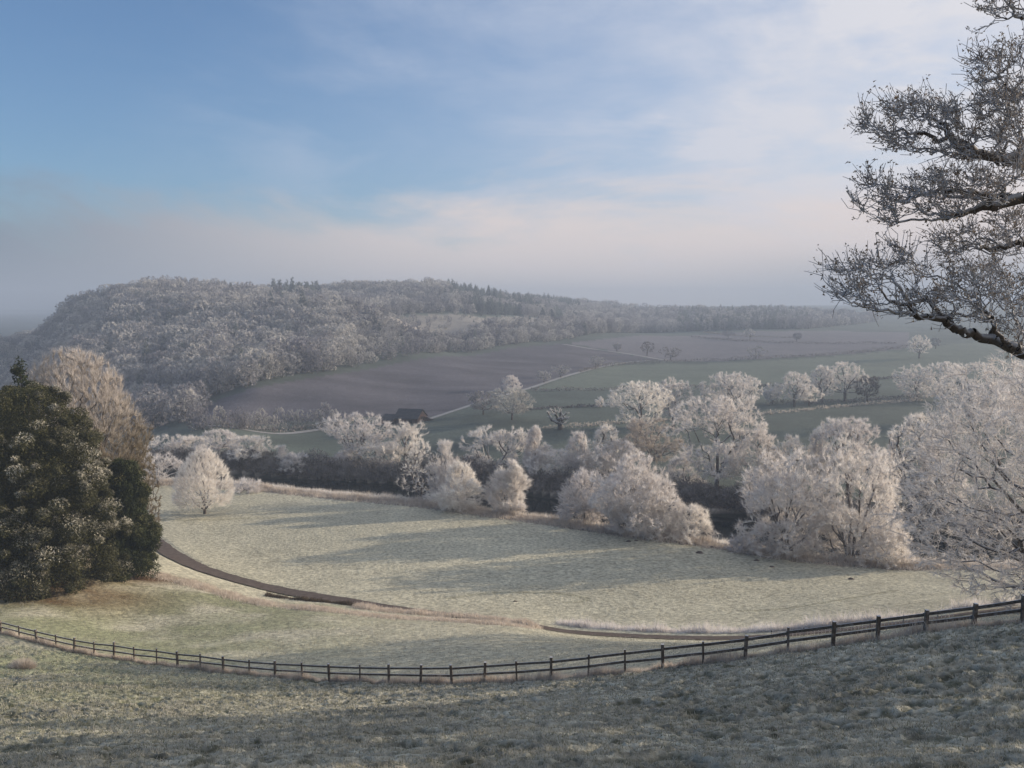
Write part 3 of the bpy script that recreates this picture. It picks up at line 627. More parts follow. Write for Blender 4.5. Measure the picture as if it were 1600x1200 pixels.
# ------------------------------------------------------------------ left clump: evergreen, yew, russet tree
def lobed(H, R, prof, nl, per, size, lr, seed, fr=0.6, droop=0.0, el=2.0, lo=0.02, half_=None):
    g = np.random.default_rng(seed)
    c = env(nl, prof, g, 0.22, 0.12, lo, 0.97, seed); c[:, 2] *= H; c = c * 1.0
    B, D, Fr = [], [], []
    ax = np.c_[np.zeros((len(c), 2)), c[:, 2]]
    for i in range(len(c)):
        r = lr * (0.4 + 1.2 * g.random() ** 1.5) * (0.75 + 0.25 * (1 - c[i, 2] / H))
        q = norm(g.normal(size=(per, 3))) * (g.random(per) ** 0.33)[:, None]; q[:, 2] *= 0.75
        B.append(c[i] + q * r); D.append(norm(q * .5 + 0.4 * norm(c[i:i + 1] - ax[i:i + 1]) + g.normal(size=(per, 3)) * 0.8 - [0, 0, droop]))
        o = norm(c[i:i + 1] - ax[i:i + 1])[0]
        f = sst(q[:, 2] * .8 + 0.55 * (q @ o) + 0.22 * g.normal(size=per), 0.05, 0.85) * fr * (0.10 + 1.3 * sst(vnoise(c[i:i+1, 0] / 2.6 + 9 + c[i:i+1, 1] / 4, c[i:i+1, 2] / 2.2, seed)[0], .25, .85) * (.5 + .5 * g.random())) * (.6 + .4 * g.random(per))
        Fr.append(np.clip(f, 0, 1))
    B, D, Fr = np.concatenate(B), np.concatenate(D), np.concatenate(Fr)
    fill = env(int(len(B) * .35), lambda h: prof(h) * 0.86, g, 0.2, 0.5, lo, .95, seed); fill[:, 2] *= H
    B = np.concatenate([B, fill]); D = np.concatenate([D, norm(g.normal(size=fill.shape))]); Fr = np.r_[Fr, np.zeros(len(fill))]
    LL = size * (0.6 + 0.8 * g.random(len(B)))
    V, Tq = blades(B, D, LL, LL / el, g)
    return V, Tq, np.repeat(Fr, 3)
def ever_thing(name, p, H, R, prof, label, nl, per, size, lr, seed, mat, **kw):
    V, Tq, Fr = lobed(H, R, prof, nl, per, size, lr, seed, **kw)
    r = empty(name, p); tag(r, label, 'tree')
    P0 = np.array([(0, 0, -.4), (0, 0, H * .3), (.2, 0, H * .6)]); P1 = np.array([(0, 0, H * .3), (.2, 0, H * .6), (0, 0, H * .93)])
    obj('trunk', mesh_np('trunk', *tubes(P0, P1, np.array([.6, .42, .25]), np.array([.42, .25, .05]), 8), M['bark'], True), r)
    obj('crown', mesh_np('crown', V, Tq, mat, attr={'frosting': Fr}), r)
    return r
dome = lambda R, pk=.3, e=2.0: (lambda h: R * np.sqrt(np.clip(1.0 - np.abs((h - pk) / np.where(h > pk, 1.0 - pk, pk + .25)) ** e, 0, 1)))
p = ground_at(14, 0, 103); H = top_h(14, 588, p)
ever_thing('evergreen_oak', p, H, 9.6, dome(8.9, .20, 2.0), 'massive dark evergreen with frosted leaf clumps at the left edge', 430, 600, 0.24, 1.12, 21, M['ever'], fr=1.0)
p = ground_at(4, 0, 108); H = top_h(4, 541, p)
ever_thing('conifer', p, H, 4, lambda h: 5.2 * (1.02 - h) ** .8, 'dark conifer tip rising at the far left above the evergreen', 120, 300, 0.35, .9, 22, M['yew'], fr=.5, droop=.4)
p = ground_at(164, 0, 111); H = top_h(164, 712, p)
ever_thing('yew_tree', p, H, 5, dome(3.1, .2, 1.8), 'dark green drooping yew at the right foot of the evergreen clump', 160, 420, 0.42, 1.0, 23, M['yew'], fr=.55, droop=.55, el=4.0)
p = ground_at(88, 0, 120); H = top_h(84, 548, p) ; g = np.random.default_rng(31); R = 9.0
tips = env(3900, dome(R, .46, 2.1), g, 0.22, 0.36, 0.05, 1.0, 12, 5); tips[:, 2] *= H
S = seeds_poly([[(0, 0, -.3), (0, 0, .1 * H), (0, 0, .3 * H)], [(-.5, 0, 1), (-2.5, 0, .3 * H)], [(.5, 0, 1), (3, -1, .3 * H)]])
(TV, TQ), (CV, CQ, V2, T2), _ = plant(S, tips, .45, None, g, bf=.6, ex=.42, tw=26, tl=1.0, tww=.055, out_=.3, up=.75, spread=.4, cmax=6, sk=1, rcut=.05)
hh = V2[:, 2] / H; rad = np.hypot(V2[:, 0], V2[:, 1]) / R
fr = np.clip(np.repeat((sst(hh[::3] + .25 * (g.random(len(T2)) - .5) - .25 * rad[::3], .22, .60) * (.65 + .35 * g.random(len(T2)))), 3) + np.tile([-.15, -.15, .25], len(T2)), 0, 1)
r = empty('russet_tree', p); tag(r, 'brown-twigged tree with frosted upright tips behind the dark evergreen', 'tree')
obj('trunk', mesh_np('trunk', TV, TQ, M['bark'], True), r)
obj('crown', mesh_np('crown', np.concatenate([CV, V2]), [CQ, T2 + len(CV)], M['russet'], attr={'frosting': np.r_[np.full(len(CV), .1), fr]}), r)
for px, d, ty, w, sd_, lab in [(200, 132, 690, 40, 41, 'tan scrubby small tree at the right fringe of the evergreen clump'), (184, 124, 650, 42, 42, 'golden-brown slim tree between the yew and the frosted tips')]:
    p = ground_at(px, 0, d); H = top_h(px, ty, p); g = np.random.default_rng(sd_); R = w / 2 * d / F
    tips = env(520, dome(R, .45, 2.2), g, 0.4, .4, .08, 1, sd_, 4); tips[:, 2] *= H
    (TV, TQ), (CV, CQ, V2, T2), _ = plant(seeds_poly([[(0, 0, -.2), (0, 0, .2 * H)]]), tips, .14, None, g, tw=18, tl=.5, tww=.07, rcut=.04)
    r = empty('russet_tree', p); tag(r, lab, 'tree')
    obj('trunk', mesh_np('trunk', TV, TQ, M['bark'], True), r)
    obj('crown', mesh_np('crown', np.concatenate([CV, V2]), [CQ, T2 + len(CV)], M['russet'], attr={'frosting': np.r_[np.full(len(CV), .1), np.repeat(g.random(len(T2)) ** 3 * .6, 3)]}), r)

# ------------------------------------------------------------------ the wooded hill
def hilltree(seed, H, W_, kind):
    g = np.random.default_rng(seed)
    if kind == 'round': prof = lambda h: W_ / 2 * np.sqrt(np.clip(1 - np.abs((h - .55) / np.where(h > .55, .46, .6)) ** 2.2, 0, 1)); lm = .35
    else: prof = lambda h: W_ / 2 * (1.03 - h) ** .8; lm = .2
    tips = env(170, prof, g, lm, .22, .08, 1, seed, 3); tips[:, 2] *= H
    S = seeds_poly([[(0, 0, -1), (0, 0, .3 * H)]] if kind == 'round' else [[(0, 0, -1), (0, 0, .3 * H), (0, 0, .6 * H), (0, 0, .97 * H)]])
    (TV, TQ), (CV, CQ, V2, T2), _ = plant(S, tips, .28, None, g, tw=24, tl=1.0, tww=.23, rcut=.1, up=.25, cmax=4, rmin=.03, kt=4)
    V = np.concatenate([TV, CV, V2]); mi = np.r_[np.zeros(len(TQ) + len(CQ)), np.ones(len(T2))]
    return mesh_np('hill_tree', V, [TQ, CQ + len(TV), T2 + len(TV) + len(CV)], [M['bark'], M['hilldark'] if kind == 'cone' else M['hillfrost']], matidx=mi)
HT = [hilltree(301, 12, 12, 'round'), hilltree(302, 13.5, 11, 'round'), hilltree(303, 11.5, 13.5, 'round'), hilltree(304, 14.5, 10.5, 'round'), hilltree(305, 15, 6, 'cone'), hilltree(306, 11, 6.5, 'cone')]
foot = wpoly([(-140,664),(60,672),(210,676),(292,660),(306,642),(330,626),(400,602),(500,584),(600,568),(700,552),(800,539),(880,533),(1000,520),(1150,516),(1262,515)], 230)
woodp = [p[:2] for p in foot] + [(560, 1350), (430, 1500), (100, 1600), (-300, 1500), (-650, 1250), (-900, 900), (-700, 560)]
clear = wpoly([(530,506),(640,498),(760,493),(885,496),(885,512),(760,517),(640,525),(560,520)], 400)
gy_, gx_ = np.mgrid[330:1600:8.2, -900:620:8.2]; g = np.random.default_rng(55)
wx = (gx_ + g.normal(size=gx_.shape) * 2.2).ravel(); wy = (gy_ + g.normal(size=gx_.shape) * 2.2).ravel()
m = inpoly(wx, wy, woodp) & (np.abs(wx / wy) < .72); wx, wy = wx[m], wy[m]
incl = inpoly(wx, wy, clear); wz = ground_z(wx, wy)
zb = ground_z(wx * .97, wy * .97)
# drop what lies on the far side of the crest (its line of sight is cut by the ground before it)
vis = np.ones(len(wx), bool)
for f_ in (.95, .9, .85, .8, .7, .6):
    vis &= ground_z(wx * f_, wy * f_) + 3 < (wz + 15) * f_
wx, wy, wz, incl = wx[vis], wy[vis], wz[vis], incl[vis]
n_ = len(wx); pick = g.integers(0, 4, n_)
ppx = 800 + wx / wy * 1386
pat = fbm(wx / 70, wy / 70, 3, 91)
con = ((ppx > 425) & (ppx < 500) & (wy > 850)) | ((ppx > 700) & (ppx < 905) & (wy > 830) & (pat > .49)) | ((ppx > 1060) & (ppx < 1262) & (g.random(n_) < .55)) | (g.random(n_) < .05)
pick[con] = g.integers(4, 6, con.sum())
sc_ = (0.72 + 0.5 * g.random(n_)) * (0.8 + .5 * pat); sc_[(ppx > 425) & (ppx < 500) & con] *= 1.15
belt = (ppx > 545) & (ppx < 905) & (wy < np.interp(ppx, [545, 640, 760, 900], [600, 655, 720, 800])); sc_[belt & ~incl] *= .68
drop = incl & (g.random(n_) < .72); sc_[incl] *= .34
sc_ *= np.interp(ppx, [-60, 10, 110], [.45, .62, 1.0])
far_s = (wy > 800); sc_ *= np.where(far_s, .95, 1)
keep = ~drop & (g.random(n_) > .05); wx, wy, wz, pick, sc_, ppx = wx[keep], wy[keep], wz[keep], pick[keep], sc_[keep], ppx[keep]
order = np.argsort(wy / sc_ + np.where((ppx > 215) & (ppx < 1280), 0, 5000)); ind = order[:235]; rest = order[235:]
for i in ind:
    o = obj('woodland_tree', HT[pick[i]]); o.location = (wx[i], wy[i], wz[i] - .3); o.rotation_euler = (0, 0, rz())
    s = float(sc_[i]); o.scale = (s * (.9 + .3 * rng.random()), s, s)
    reg = 'low on the left flank of the wooded hill' if ppx[i] < 330 else 'in the belt edging the ploughed field' if ppx[i] < 900 else 'in the strip of wood above the highest field'
    kd = 'dark pointed conifer' if pick[i] > 3 else 'rounded grey frosted tree'
    tag(o, f'{kd} among its like {reg}', 'tree', f"{'conifers' if pick[i] > 3 else 'frosted trees'} {reg}")
srcs = []
for k in range(6):
    c_ = [o for o in SC.objects if o.name.startswith('woodland_tree') and o.data == HT[k]]
    srcs.append(c_[0] if c_ else None)
def scatter(name, X_, Y_, Z_, K_, S_, src, label, cat, kind='stuff'):
    me = bpy.data.meshes.new(name); me.vertices.add(len(X_)); me.vertices.foreach_set('co', np.stack([X_, Y_, Z_], 1).astype(np.float32).ravel())
    for nm, a in (('pick', K_), ('size', S_), ('turn', rng.random(len(X_)) * 6.28)):
        t_ = me.attributes.new(nm, 'FLOAT', 'POINT'); t_.data.foreach_set('value', np.asarray(a, np.float32))
    o = obj(name, me); ng = bpy.data.node_groups.new(name, 'GeometryNodeTree')
    ng.interface.new_socket('Geometry', in_out='INPUT', socket_type='NodeSocketGeometry'); ng.interface.new_socket('Geometry', in_out='OUTPUT', socket_type='NodeSocketGeometry')
    gi = ng.nodes.new('NodeGroupInput'); go = ng.nodes.new('NodeGroupOutput'); jn = ng.nodes.new('GeometryNodeJoinGeometry'); L = ng.links
    def na_(nm):
        a = ng.nodes.new('GeometryNodeInputNamedAttribute'); a.data_type = 'FLOAT'; a.inputs[0].default_value = nm; return a.outputs[0]
    pk, sz, tn = na_('pick'), na_('size'), na_('turn')
    rot = ng.nodes.new('ShaderNodeCombineXYZ'); L.new(tn, rot.inputs[2])
    for k, s in enumerate(src):
        if s is None: continue
        oi = ng.nodes.new('GeometryNodeObjectInfo'); oi.inputs['Object'].default_value = s; oi.inputs['As Instance'].default_value = True; oi.transform_space = 'ORIGINAL'
        cmp_ = ng.nodes.new('FunctionNodeCompare'); cmp_.data_type = 'FLOAT'; cmp_.operation = 'EQUAL'; L.new(pk, cmp_.inputs[0]); cmp_.inputs[1].default_value = k; cmp_.inputs['Epsilon'].default_value = .1
        ip = ng.nodes.new('GeometryNodeInstanceOnPoints'); L.new(gi.outputs[0], ip.inputs['Points']); L.new(cmp_.outputs[0], ip.inputs['Selection'])
        L.new(oi.outputs['Geometry'], ip.inputs['Instance']); L.new(rot.outputs[0], ip.inputs['Rotation']); L.new(sz, ip.inputs['Scale']); L.new(ip.outputs[0], jn.inputs[0])
    L.new(jn.outputs[0], go.inputs[0])
    md = o.modifiers.new('scatter', 'NODES'); md.node_group = ng
    tag(o, label, cat, kind=kind); return o
scatter('woodland', wx[rest], wy[rest], wz[rest] - .3, pick[rest], sc_[rest], srcs, 'frosted wood covering the hill behind the ploughed field', 'wood')
# row of slim trees below the ploughed field
tl_ = [hit(px, py, dmin=230) for px, py in [(300,672),(340,672),(400,671),(460,669),(530,665)]]
L = resample(np.array([t[:2] for t in tl_]), 4.2)
for i, q in enumerate(L):
    x, y = q[0] + rng.normal() * .6, q[1] + rng.normal() * 1.2
    o = obj('treeline_tree', HT[(i * 7) % 4]); s = .45 + .28 * rng.random(); o.scale = (s * .75, s * .75, s); o.location = (x, y, gz(x, y) - .2); o.rotation_euler = (0, 0, rz())
    tag(o, 'slim frosted tree in the row along the bottom edge of the ploughed field', 'tree', 'row of slim trees below the ploughed field')
# far hedge trees low at the horizon
# ------------------------------------------------------------------ hedges
def hedge(pp, h, w, mat, label, dmin=230, name='hedge', dens=14):
    L = resample(np.array([hit(a, b, dmin=dmin)[:2] for a, b in pp]), 1.0); g = np.random.default_rng(len(label))
    n_ = int(len(L) * dens); i = g.integers(0, len(L), n_); hh = h * (0.55 + .8 * vnoise(L[i, 0] / 4, L[i, 1] / 4, 2))
    x = L[i, 0] + g.normal(size=n_) * w * .3; y = L[i, 1] + g.normal(size=n_) * w * .3
    z = ground_z(x, y) + hh * g.random(n_) ** .8
    V, Tq = blades(np.stack([x, y, z], 1), norm(g.normal(size=(n_, 3)) + [0, 0, .5]), .5 + .6 * g.random(n_), .25 + .25 * g.random(n_), g)
    c = V.mean(0); c[2] = V[:, 2].min(); o = obj(name, mesh_np(name, V - c, Tq, mat)); o.location = c; tag(o, label, 'hedge'); return o
HM = M['darkshrub']
hedge([(832,612),(900,611),(962,610)], 1.8, 1.6, HM, 'short straight dark hedge across the green field left of centre')
hedge([(962,609),(1080,606),(1180,605),(1300,599),(1390,592),(1440,590)], 1.5, 1.5, HM, 'dark hedge running behind the hedgerow trees to the right')
hedge([(905,582),(960,570),(1060,566),(1180,562),(1260,558),(1330,553),(1420,543)], 2.4, 2.5, HM, 'long dark hedge between the upper ploughed field and the green field')
hedge([(850,670),(900,668),(960,662),(1080,655),(1200,648),(1300,638),(1440,626)], 1.2, 1.5, M['frost_warm'], 'low frosty hedge in front of the hedgerow trees', dens=10)
hedge([(1200,632),(1280,631),(1360,628),(1440,622)], 1.8, 2.0, HM, 'dark hedge at the foot of the far hedgerow group')
hedge([(820,641),(880,638),(960,634)], .9, 1.0, HM, 'thin dark hedge crossing the field above the stunted tree')
hedge([(1080,527),(1180,535),(1260,538),(1400,537)], 1.8, 2.5, HM, 'faint hedge across the highest field', dmin=500)
hedge([(1100,520),(1160,527),(1240,528)], 1.5, 2.5, HM, 'faint short hedge near the top wood edge', dmin=500)
hedge([(300,674),(400,674),(480,671),(560,666)], 1.8, 2, HM, 'dark hedge bottom under the row of slim trees')

# ------------------------------------------------------------------ barn
def boxm(lo, hi):
    x0, y0, z0 = lo; x1, y1, z1 = hi
    V = [(x0, y0, z0), (x1, y0, z0), (x1, y1, z0), (x0, y1, z0), (x0, y0, z1), (x1, y0, z1), (x1, y1, z1), (x0, y1, z1)]
    return V, [(0, 3, 2, 1), (4, 5, 6, 7), (0, 1, 5, 4), (1, 2, 6, 5), (2, 3, 7, 6), (3, 0, 4, 7)]
def pym(name, parts, mat, parent=None):
    V, Fc = [], []
    for v, f in parts:
        b_ = len(V); V += v; Fc += [tuple(i + b_ for i in q) for q in f]
    me = bpy.data.meshes.new(name); me.from_pydata(V, [], Fc); me.materials.append(mat); return obj(name, me, parent)
bp = hit(634, 662, dmin=230); bs = bp[1] / F
br = empty('barn', (bp[0], bp[1], gz(bp[0], bp[1]) - .3), math.radians(-14)); tag(br, 'dark old barn with a long lower wing beside the farm lane', 'barn')
Lx, Dp, eh, rh = 38 * bs, 11.0, 15 * bs * .62, 21.5 * bs
# main range: gable facing right, roof falling towards the viewer
hx = Lx / 2
pym('wall', [([(-hx, 0, 0), (hx, 0, 0), (hx, Dp, 0), (-hx, Dp, 0), (-hx, 0, eh), (hx, 0, eh), (hx, Dp, eh), (-hx, Dp, eh), (-hx, Dp / 2, rh - .2), (hx, Dp / 2, rh - .2)],
   [(0, 1, 5, 4), (2, 3, 7, 6), (1, 2, 6, 9, 5), (3, 0, 4, 8, 7)])], M['brick'], br)
def roofm(x0, x1, y0, y1, ze, zr, t=.18, o=.35):
    ym = (y0 + y1) / 2; k = (zr - ze) / (ym - y0); ye0, ye1 = y0 - o, y1 + o; zz = ze - o * k + .05
    V = [(x0 - o, ye0, zz), (x1 + o, ye0, zz), (x1 + o, ym, zr + .05), (x0 - o, ym, zr + .05), (x1 + o, ye1, zz), (x0 - o, ye1, zz)]
    V += [(a, b, c + t) for a, b, c in V]
    return V, [(0, 3, 2, 1), (3, 5, 4, 2), (6, 7, 8, 9), (9, 8, 10, 11), (0, 1, 7, 6), (4, 5, 11, 10), (1, 2, 8, 7), (2, 4, 10, 8), (5, 3, 9, 11), (3, 0, 6, 9)]
pym('roof', [roofm(-hx, hx, 0, Dp, eh, rh)], M['slate'], br)
pym('door', [boxm((hx * .1, -.06, .2), (hx * .55, -.01, eh * .8))], M['dark'], br)
pym('window', [boxm((hx + .01, Dp * .42, eh * .7), (hx + .06, Dp * .56, eh * 1.15))], M['dark'], br)
w0, w1 = -hx - 20 * bs, -hx + .4
pym('wing', [([(w0, -2, 0), (w1, -2, 0), (w1, Dp - 2, 0), (w0, Dp - 2, 0), (w0, -2, eh * .7), (w1, -2, eh * .7), (w1, Dp - 2, eh * .7), (w0, Dp - 2, eh * .7), (w0, Dp / 2 - 2, rh * .6), (w1, Dp / 2 - 2, rh * .6)],
   [(0, 1, 5, 4), (2, 3, 7, 6), (1, 2, 6, 9, 5), (3, 0, 4, 8, 7)])], M['brick'], br)
pym('wing_roof', [roofm(w0, w1 - .6, -2, Dp - 2, eh * .7, rh * .62)], M['slate'], br)
pym('door', [boxm((w0 + 3, -2.08, .2), (w0 + 6.5, -2.01, eh * .6))], M['dark'], br)
g = np.random.default_rng(2)
q = hit(664, 657, dmin=230); n_ = 900; a = g.random(n_) * 6.28; rr = g.random(n_) ** .5
V, Tq = blades(np.stack([np.cos(a) * rr * 3.2, np.sin(a) * rr * 2, (1 - rr) * 1.9 * g.random(n_)], 1), norm(g.normal(size=(n_, 3))), np.full(n_, .6), np.full(n_, .25), g)
o = obj('manure_heap', mesh_np('manure_heap', V, Tq, M['gravel'])); o.location = (q[0], q[1], gz(q[0], q[1])); tag(o, 'reddish brown heap beside the right gable of the barn', 'heap')

# ------------------------------------------------------------------ post and rail fence
fr_ = empty('wooden_fence', P(800, 1070, 47)); tag(fr_, 'long dark post-and-rail wooden fence curving across the foot of the near slope', 'fence')
ox, oy, oz = fr_.location; PT = []
for i, (px, ty, by) in enumerate(fence_px):
    d = fence_d(px); x = ray(px, by)[0] * d; zb_ = gz(x, d); zt = ray(px, ty)[1] * d
    PT.append((x, d, zb_, max(zt, zb_ + .9)))
x, y, zb_, zt = PT[0]; 
g = np.random.default_rng(8)
def beam(a, b, w, h, up=Vector((0, 0, 1)), j=0.0):
    a, b = Vector(a), Vector(b); dr = (b - a).normalized(); s = dr.cross(up).normalized() * w / 2; u = s.cross(dr).normalized() * h / 2
    V = [tuple(p_ + s * i_ + u * k_) for p_ in (a, b) for i_, k_ in ((-1, -1), (1, -1), (1, 1), (-1, 1))]
    return V, [(0, 3, 2, 1), (4, 5, 6, 7), (0, 1, 5, 4), (1, 2, 6, 5), (2, 3, 7, 6), (3, 0, 4, 7)]
for i, (x, y, zb_, zt) in enumerate(PT):
    thick = (fence_px[i][0] in (2.5, 58, 116, 178, 278, 350, 430, 515, 608, 657, 707, 757, 861, 1036, 1163, 1301, 1371, 1445, 1520, 1598))
    w = .14 if thick else .09; tx, ty_ = g.normal() * .04, g.normal() * .04
    pym('post', [beam((x - ox, y - oy, zb_ - .35 - oz), (x - ox + tx, y - oy + ty_, zt + (.03 if thick else -.02) - oz), w, w * 1.05, Vector((0.1, 1, 0)))], M['wood'], fr_)
ends = [(-50.0, 84.5, None)] 
for i in range(len(PT)):
    a = PT[i]
    if i + 1 < len(PT): b_ = PT[i + 1]
    else:
        xx, yy = a[0] + 1.7, a[1] - .6; zz = gz(xx, yy); b_ = (xx, yy, zz, zz + 1.2)
    for f_, nm in ((.80, 'rail'), (.47, 'rail')):
        za, zb2 = a[2] + (a[3] - a[2]) * f_, b_[2] + (b_[3] - b_[2]) * f_
        e_ = .05
        pym(nm, [beam((a[0] - ox - e_, a[1] - oy + .09, za - oz + g.normal() * .01), (b_[0] - ox + e_, b_[1] - oy + .09, zb2 - oz + g.normal() * .015), .05, .12)], M['wood'], fr_)
# frosted netting beside the track
nl_ = [P(px, py, d) for px, py, d in [(1205,990,84.5),(1260,987,84),(1320,983,83.5),(1380,977,83),(1440,972,82.5),(1490,966,82)]]
NL = resample(np.array([q[:2] for q in nl_]), .34); nz_ = ground_z(NL[:, 0], NL[:, 1]); c = np.array([NL[0, 0], NL[0, 1], nz_[0]])
nt = empty('netting_fence', c); tag(nt, 'low frost-covered wire netting fence beside the track on the right', 'fence')
B = np.c_[NL, nz_] - c
hN = .62
V1, Q1 = tubes(B[:-1] + [0, 0, hN], B[1:] + [0, 0, hN], np.full(len(B) - 1, .035), np.full(len(B) - 1, .035), 4)
V2_, Q2 = tubes(B[:-1] + [0, 0, hN * .5], B[1:] + [0, 0, hN * .5], np.full(len(B) - 1, .015), np.full(len(B) - 1, .015), 4)
V3, Q3 = tubes(B, B + [0, 0, hN], np.full(len(B), .02), np.full(len(B), .02), 4)
obj('netting', mesh_np('netting', np.concatenate([V1, V2_, V3]), [Q1, Q2 + len(V1), Q3 + len(V1) + len(V2_)], M['frost']), nt)
for i in range(0, len(B), 9):
    pym('post', [beam(tuple(B[i] + [.03, .06, -.3]), tuple(B[i] + [.03, .06, .85]), .08, .08, Vector((0, 1, 0)))], M['wood'], nt)

# ------------------------------------------------------------------ grasses
def band(name, X_, Y_, h, w, mat, label, cat='grass', lean=.35, fr=None, Zo=None, g=rng):
    n_ = len(X_); Z_ = ground_z(X_, Y_) + (relief(X_, Y_)[0] if Zo is None else Zo)
    D = norm(g.normal(size=(n_, 3)) * lean + [0, 0, 1.0])
    V, Tq = blades(np.stack([X_, Y_, Z_ - .02], 1), D, h, w, g)
    at = {'frosting': np.repeat(fr, 3) + np.tile([-.25, -.25, .35], n_)} if fr is not None else None
    if at: at['frosting'] = np.clip(at['frosting'], 0, 1)
    return tag(obj(name, mesh_np(name, V, Tq, mat, attr=at)), label, cat, kind='stuff')
g = np.random.default_rng(11)
n_ = 560000; a_ = (g.random(n_) - .5) * 2 * math.radians(32); r_ = 11.5 * np.exp(g.random(n_) ** .9 * math.log(82 / 11.5)); X_, Y_ = r_ * np.sin(a_), r_ * np.cos(a_)
m = Y_ < fence_y(X_); X_, Y_, r_ = X_[m], Y_[m], r_[m]
_, t1, _ = relief(X_, Y_); m = g.random(len(X_)) > np.clip(np.abs(t1 - .5) * 6 - .1, 0, .95); X_, Y_, r_ = X_[m], Y_[m], r_[m]
pf = fbm(X_ / 2.4, Y_ / 2.0, 3, 131)
band('grass', X_, Y_, (.045 + .08 * g.random(len(X_))) * (.5 + 1.0 * pf) * (r_ / 14) ** .25, np.maximum(.009, r_ * .0009), M['blade'], 'rough frosted tussocky grass on the near slope', lean=.75, fr=np.where(g.random(len(X_)) < .35 + .5 * pf, .55 + .4 * g.random(len(X_)), .05 + .25 * g.random(len(X_))) * (1 - .5 * (1 - sst(X_, -24, -4)) * fbm(X_ / 6, Y_ / 6, 2, 77)), g=g)
n_ = 150000; r_ = 33 * np.exp(g.random(n_) * math.log(125 / 33)); a_ = (g.random(n_) - .5) * 2 * math.radians(32); X_, Y_ = r_ * np.sin(a_), r_ * np.cos(a_)
crest = resample(np.array([P(px, py, d)[:2] for px, py, d in [(-60,910,113),(60,900,116),(160,884,119),(210,898,116),(300,916,111.5),(400,938,106),(500,955,101.5),(590,963,98.5),(680,970,96),(760,976,93),(830,982,90.5)]]), .6)
track_y = np.interp(X_, TRK[:, 0], TRK[:, 1])
m = (Y_ > fence_y(X_) + .2) & (Y_ < track_y - 2); X_, Y_, r_ = X_[m], Y_[m], r_[m]; pf = fbm(X_ / 4, Y_ / 3, 3, 141)
band('grass', X_, Y_, (.07 + .10 * g.random(len(X_))) * (.5 + pf), np.maximum(.02, r_ * .0006), M['blade'], 'short frosted grass of the slope between fence and track', lean=.6, fr=.35 + .4 * pf, g=g)
FL = resample(np.stack([FX[1:-1], FY[1:-1]], 1), .05)
i = g.integers(0, len(FL), 42000); off = np.abs(g.normal(size=len(i))) * .45 - .18
tf = vnoise(FL[i, 0] / 1.1, FL[i, 1] / 1.1, 5)
band('tall_grass', FL[i, 0] + g.normal(size=len(i)) * .05, FL[i, 1] + off, (.22 + .45 * g.random(len(i)) * tf * 1.5), np.full(len(i), .028), M['bleach'], 'bleached uncut grass along the foot of the wooden fence', lean=.22, g=g)
CR = crest; i = g.integers(0, len(CR), 60000); tf = vnoise(CR[i, 0] / 2.2, CR[i, 1] / 2.2, 6); m = g.random(len(i)) < .25 + tf; i, tf = i[m], tf[m]
band('tall_grass', CR[i, 0] + g.normal(size=len(i)) * .3, CR[i, 1] + g.normal(size=len(i)) * .9 + .6, (.18 + .62 * g.random(len(i)) * tf), np.full(len(i), .055), M['bleach'], 'strip of pale bleached grass on the bank crest above the track', lean=.35, g=g)
q = np.array([P(px, py, d)[:2] for px, py, d in [(560,949,107),(600,955,105),(680,964,103.5),(745,970,101),(800,976,98),(838,984,95)]]); q = resample(q, .5)
i = g.integers(0, len(q), 22000); xm = q[i, 0] + g.normal(size=len(i)) * 1.3; i = i[(xm < P(684, 0, 104)[0]) | (xm > P(755, 0, 101)[0]) | (g.random(len(i)) < .12)]; tf = vnoise(q[i, 0] / 1.6, q[i, 1] / 1.6, 8)
band('tall_grass', q[i, 0] + g.normal(size=len(i)) * .3, q[i, 1] + g.normal(size=len(i)) * .7, .2 + .95 * g.random(len(i)) * tf, np.full(len(i), .06), M['bleach'], 'thick frosty tufts hiding the middle of the track', lean=.5, g=g)
q = resample(np.array([P(px, py, d)[:2] for px, py, d in [(418,932,113),(450,936,112),(500,941,110),(560,946,108)]]), .3)
i = g.integers(0, len(q), 5000); band('dead_stems', q[i, 0] + g.normal(size=len(i)) * .15, q[i, 1] + g.normal(size=len(i)) * .35, .1 + .85 * g.random(len(i)) * vnoise(q[i, 0] / .5, q[i, 1] / .5, 4), np.full(len(i), .05), M['deadstem'], 'dark dead stems in the dip beside the track', 'plants', lean=.25, g=g)
q = resample(np.array([P(px, py, d)[:2] for px, py, d in [(880,978,100),(960,985,96.5),(1050,989,93.5),(1150,989,91.5),(1240,983,90.5),(1300,976,90),(1400,964,89),(1480,955,88),(1600,938,88)]]), .5)
i = g.integers(0, len(q), 50000); t_ = np.clip((q[i, 0] - 5) / 35, 0, 1); dj = g.normal(size=len(i)) * .8; tf = sst(vnoise(q[i, 0] / 1.6 + dj, q[i, 1] / 1.6, 9), .2, .9) * sst(vnoise(q[i, 0] / .5, dj * 1.7, 19), .2, .8) * 1.2
band('tall_grass', q[i, 0] + g.normal(size=len(i)) * .4, q[i, 1] + .5 + np.abs(g.normal(size=len(i))) * 1.3, (.15 + (1.0 + .9 * t_) * g.random(len(i)) * tf), np.full(len(i), .07), M['frost'], 'lilac-grey frosted tufts along the far side of the track', lean=.5, g=g)
n_ = 90000; X_ = -125 + g.random(n_) * 215; off = g.normal(size=n_) * 1.5; Y_ = bank_y(X_) + off + .5; tf = vnoise(X_ / 2.2, off + 3, 15) * (.5 + vnoise(X_ / 9, Y_ / 9, 16))
m = (g.random(n_) < .3 + tf); X_, Y_, tf = X_[m], Y_[m], tf[m]
band('reeds', X_, Y_, .25 + 1.5 * g.random(len(X_)) * tf, np.full(len(X_), .085), M['bleach'], 'frosty reeds and weeds along the near river bank', 'reeds', lean=.35, g=g)
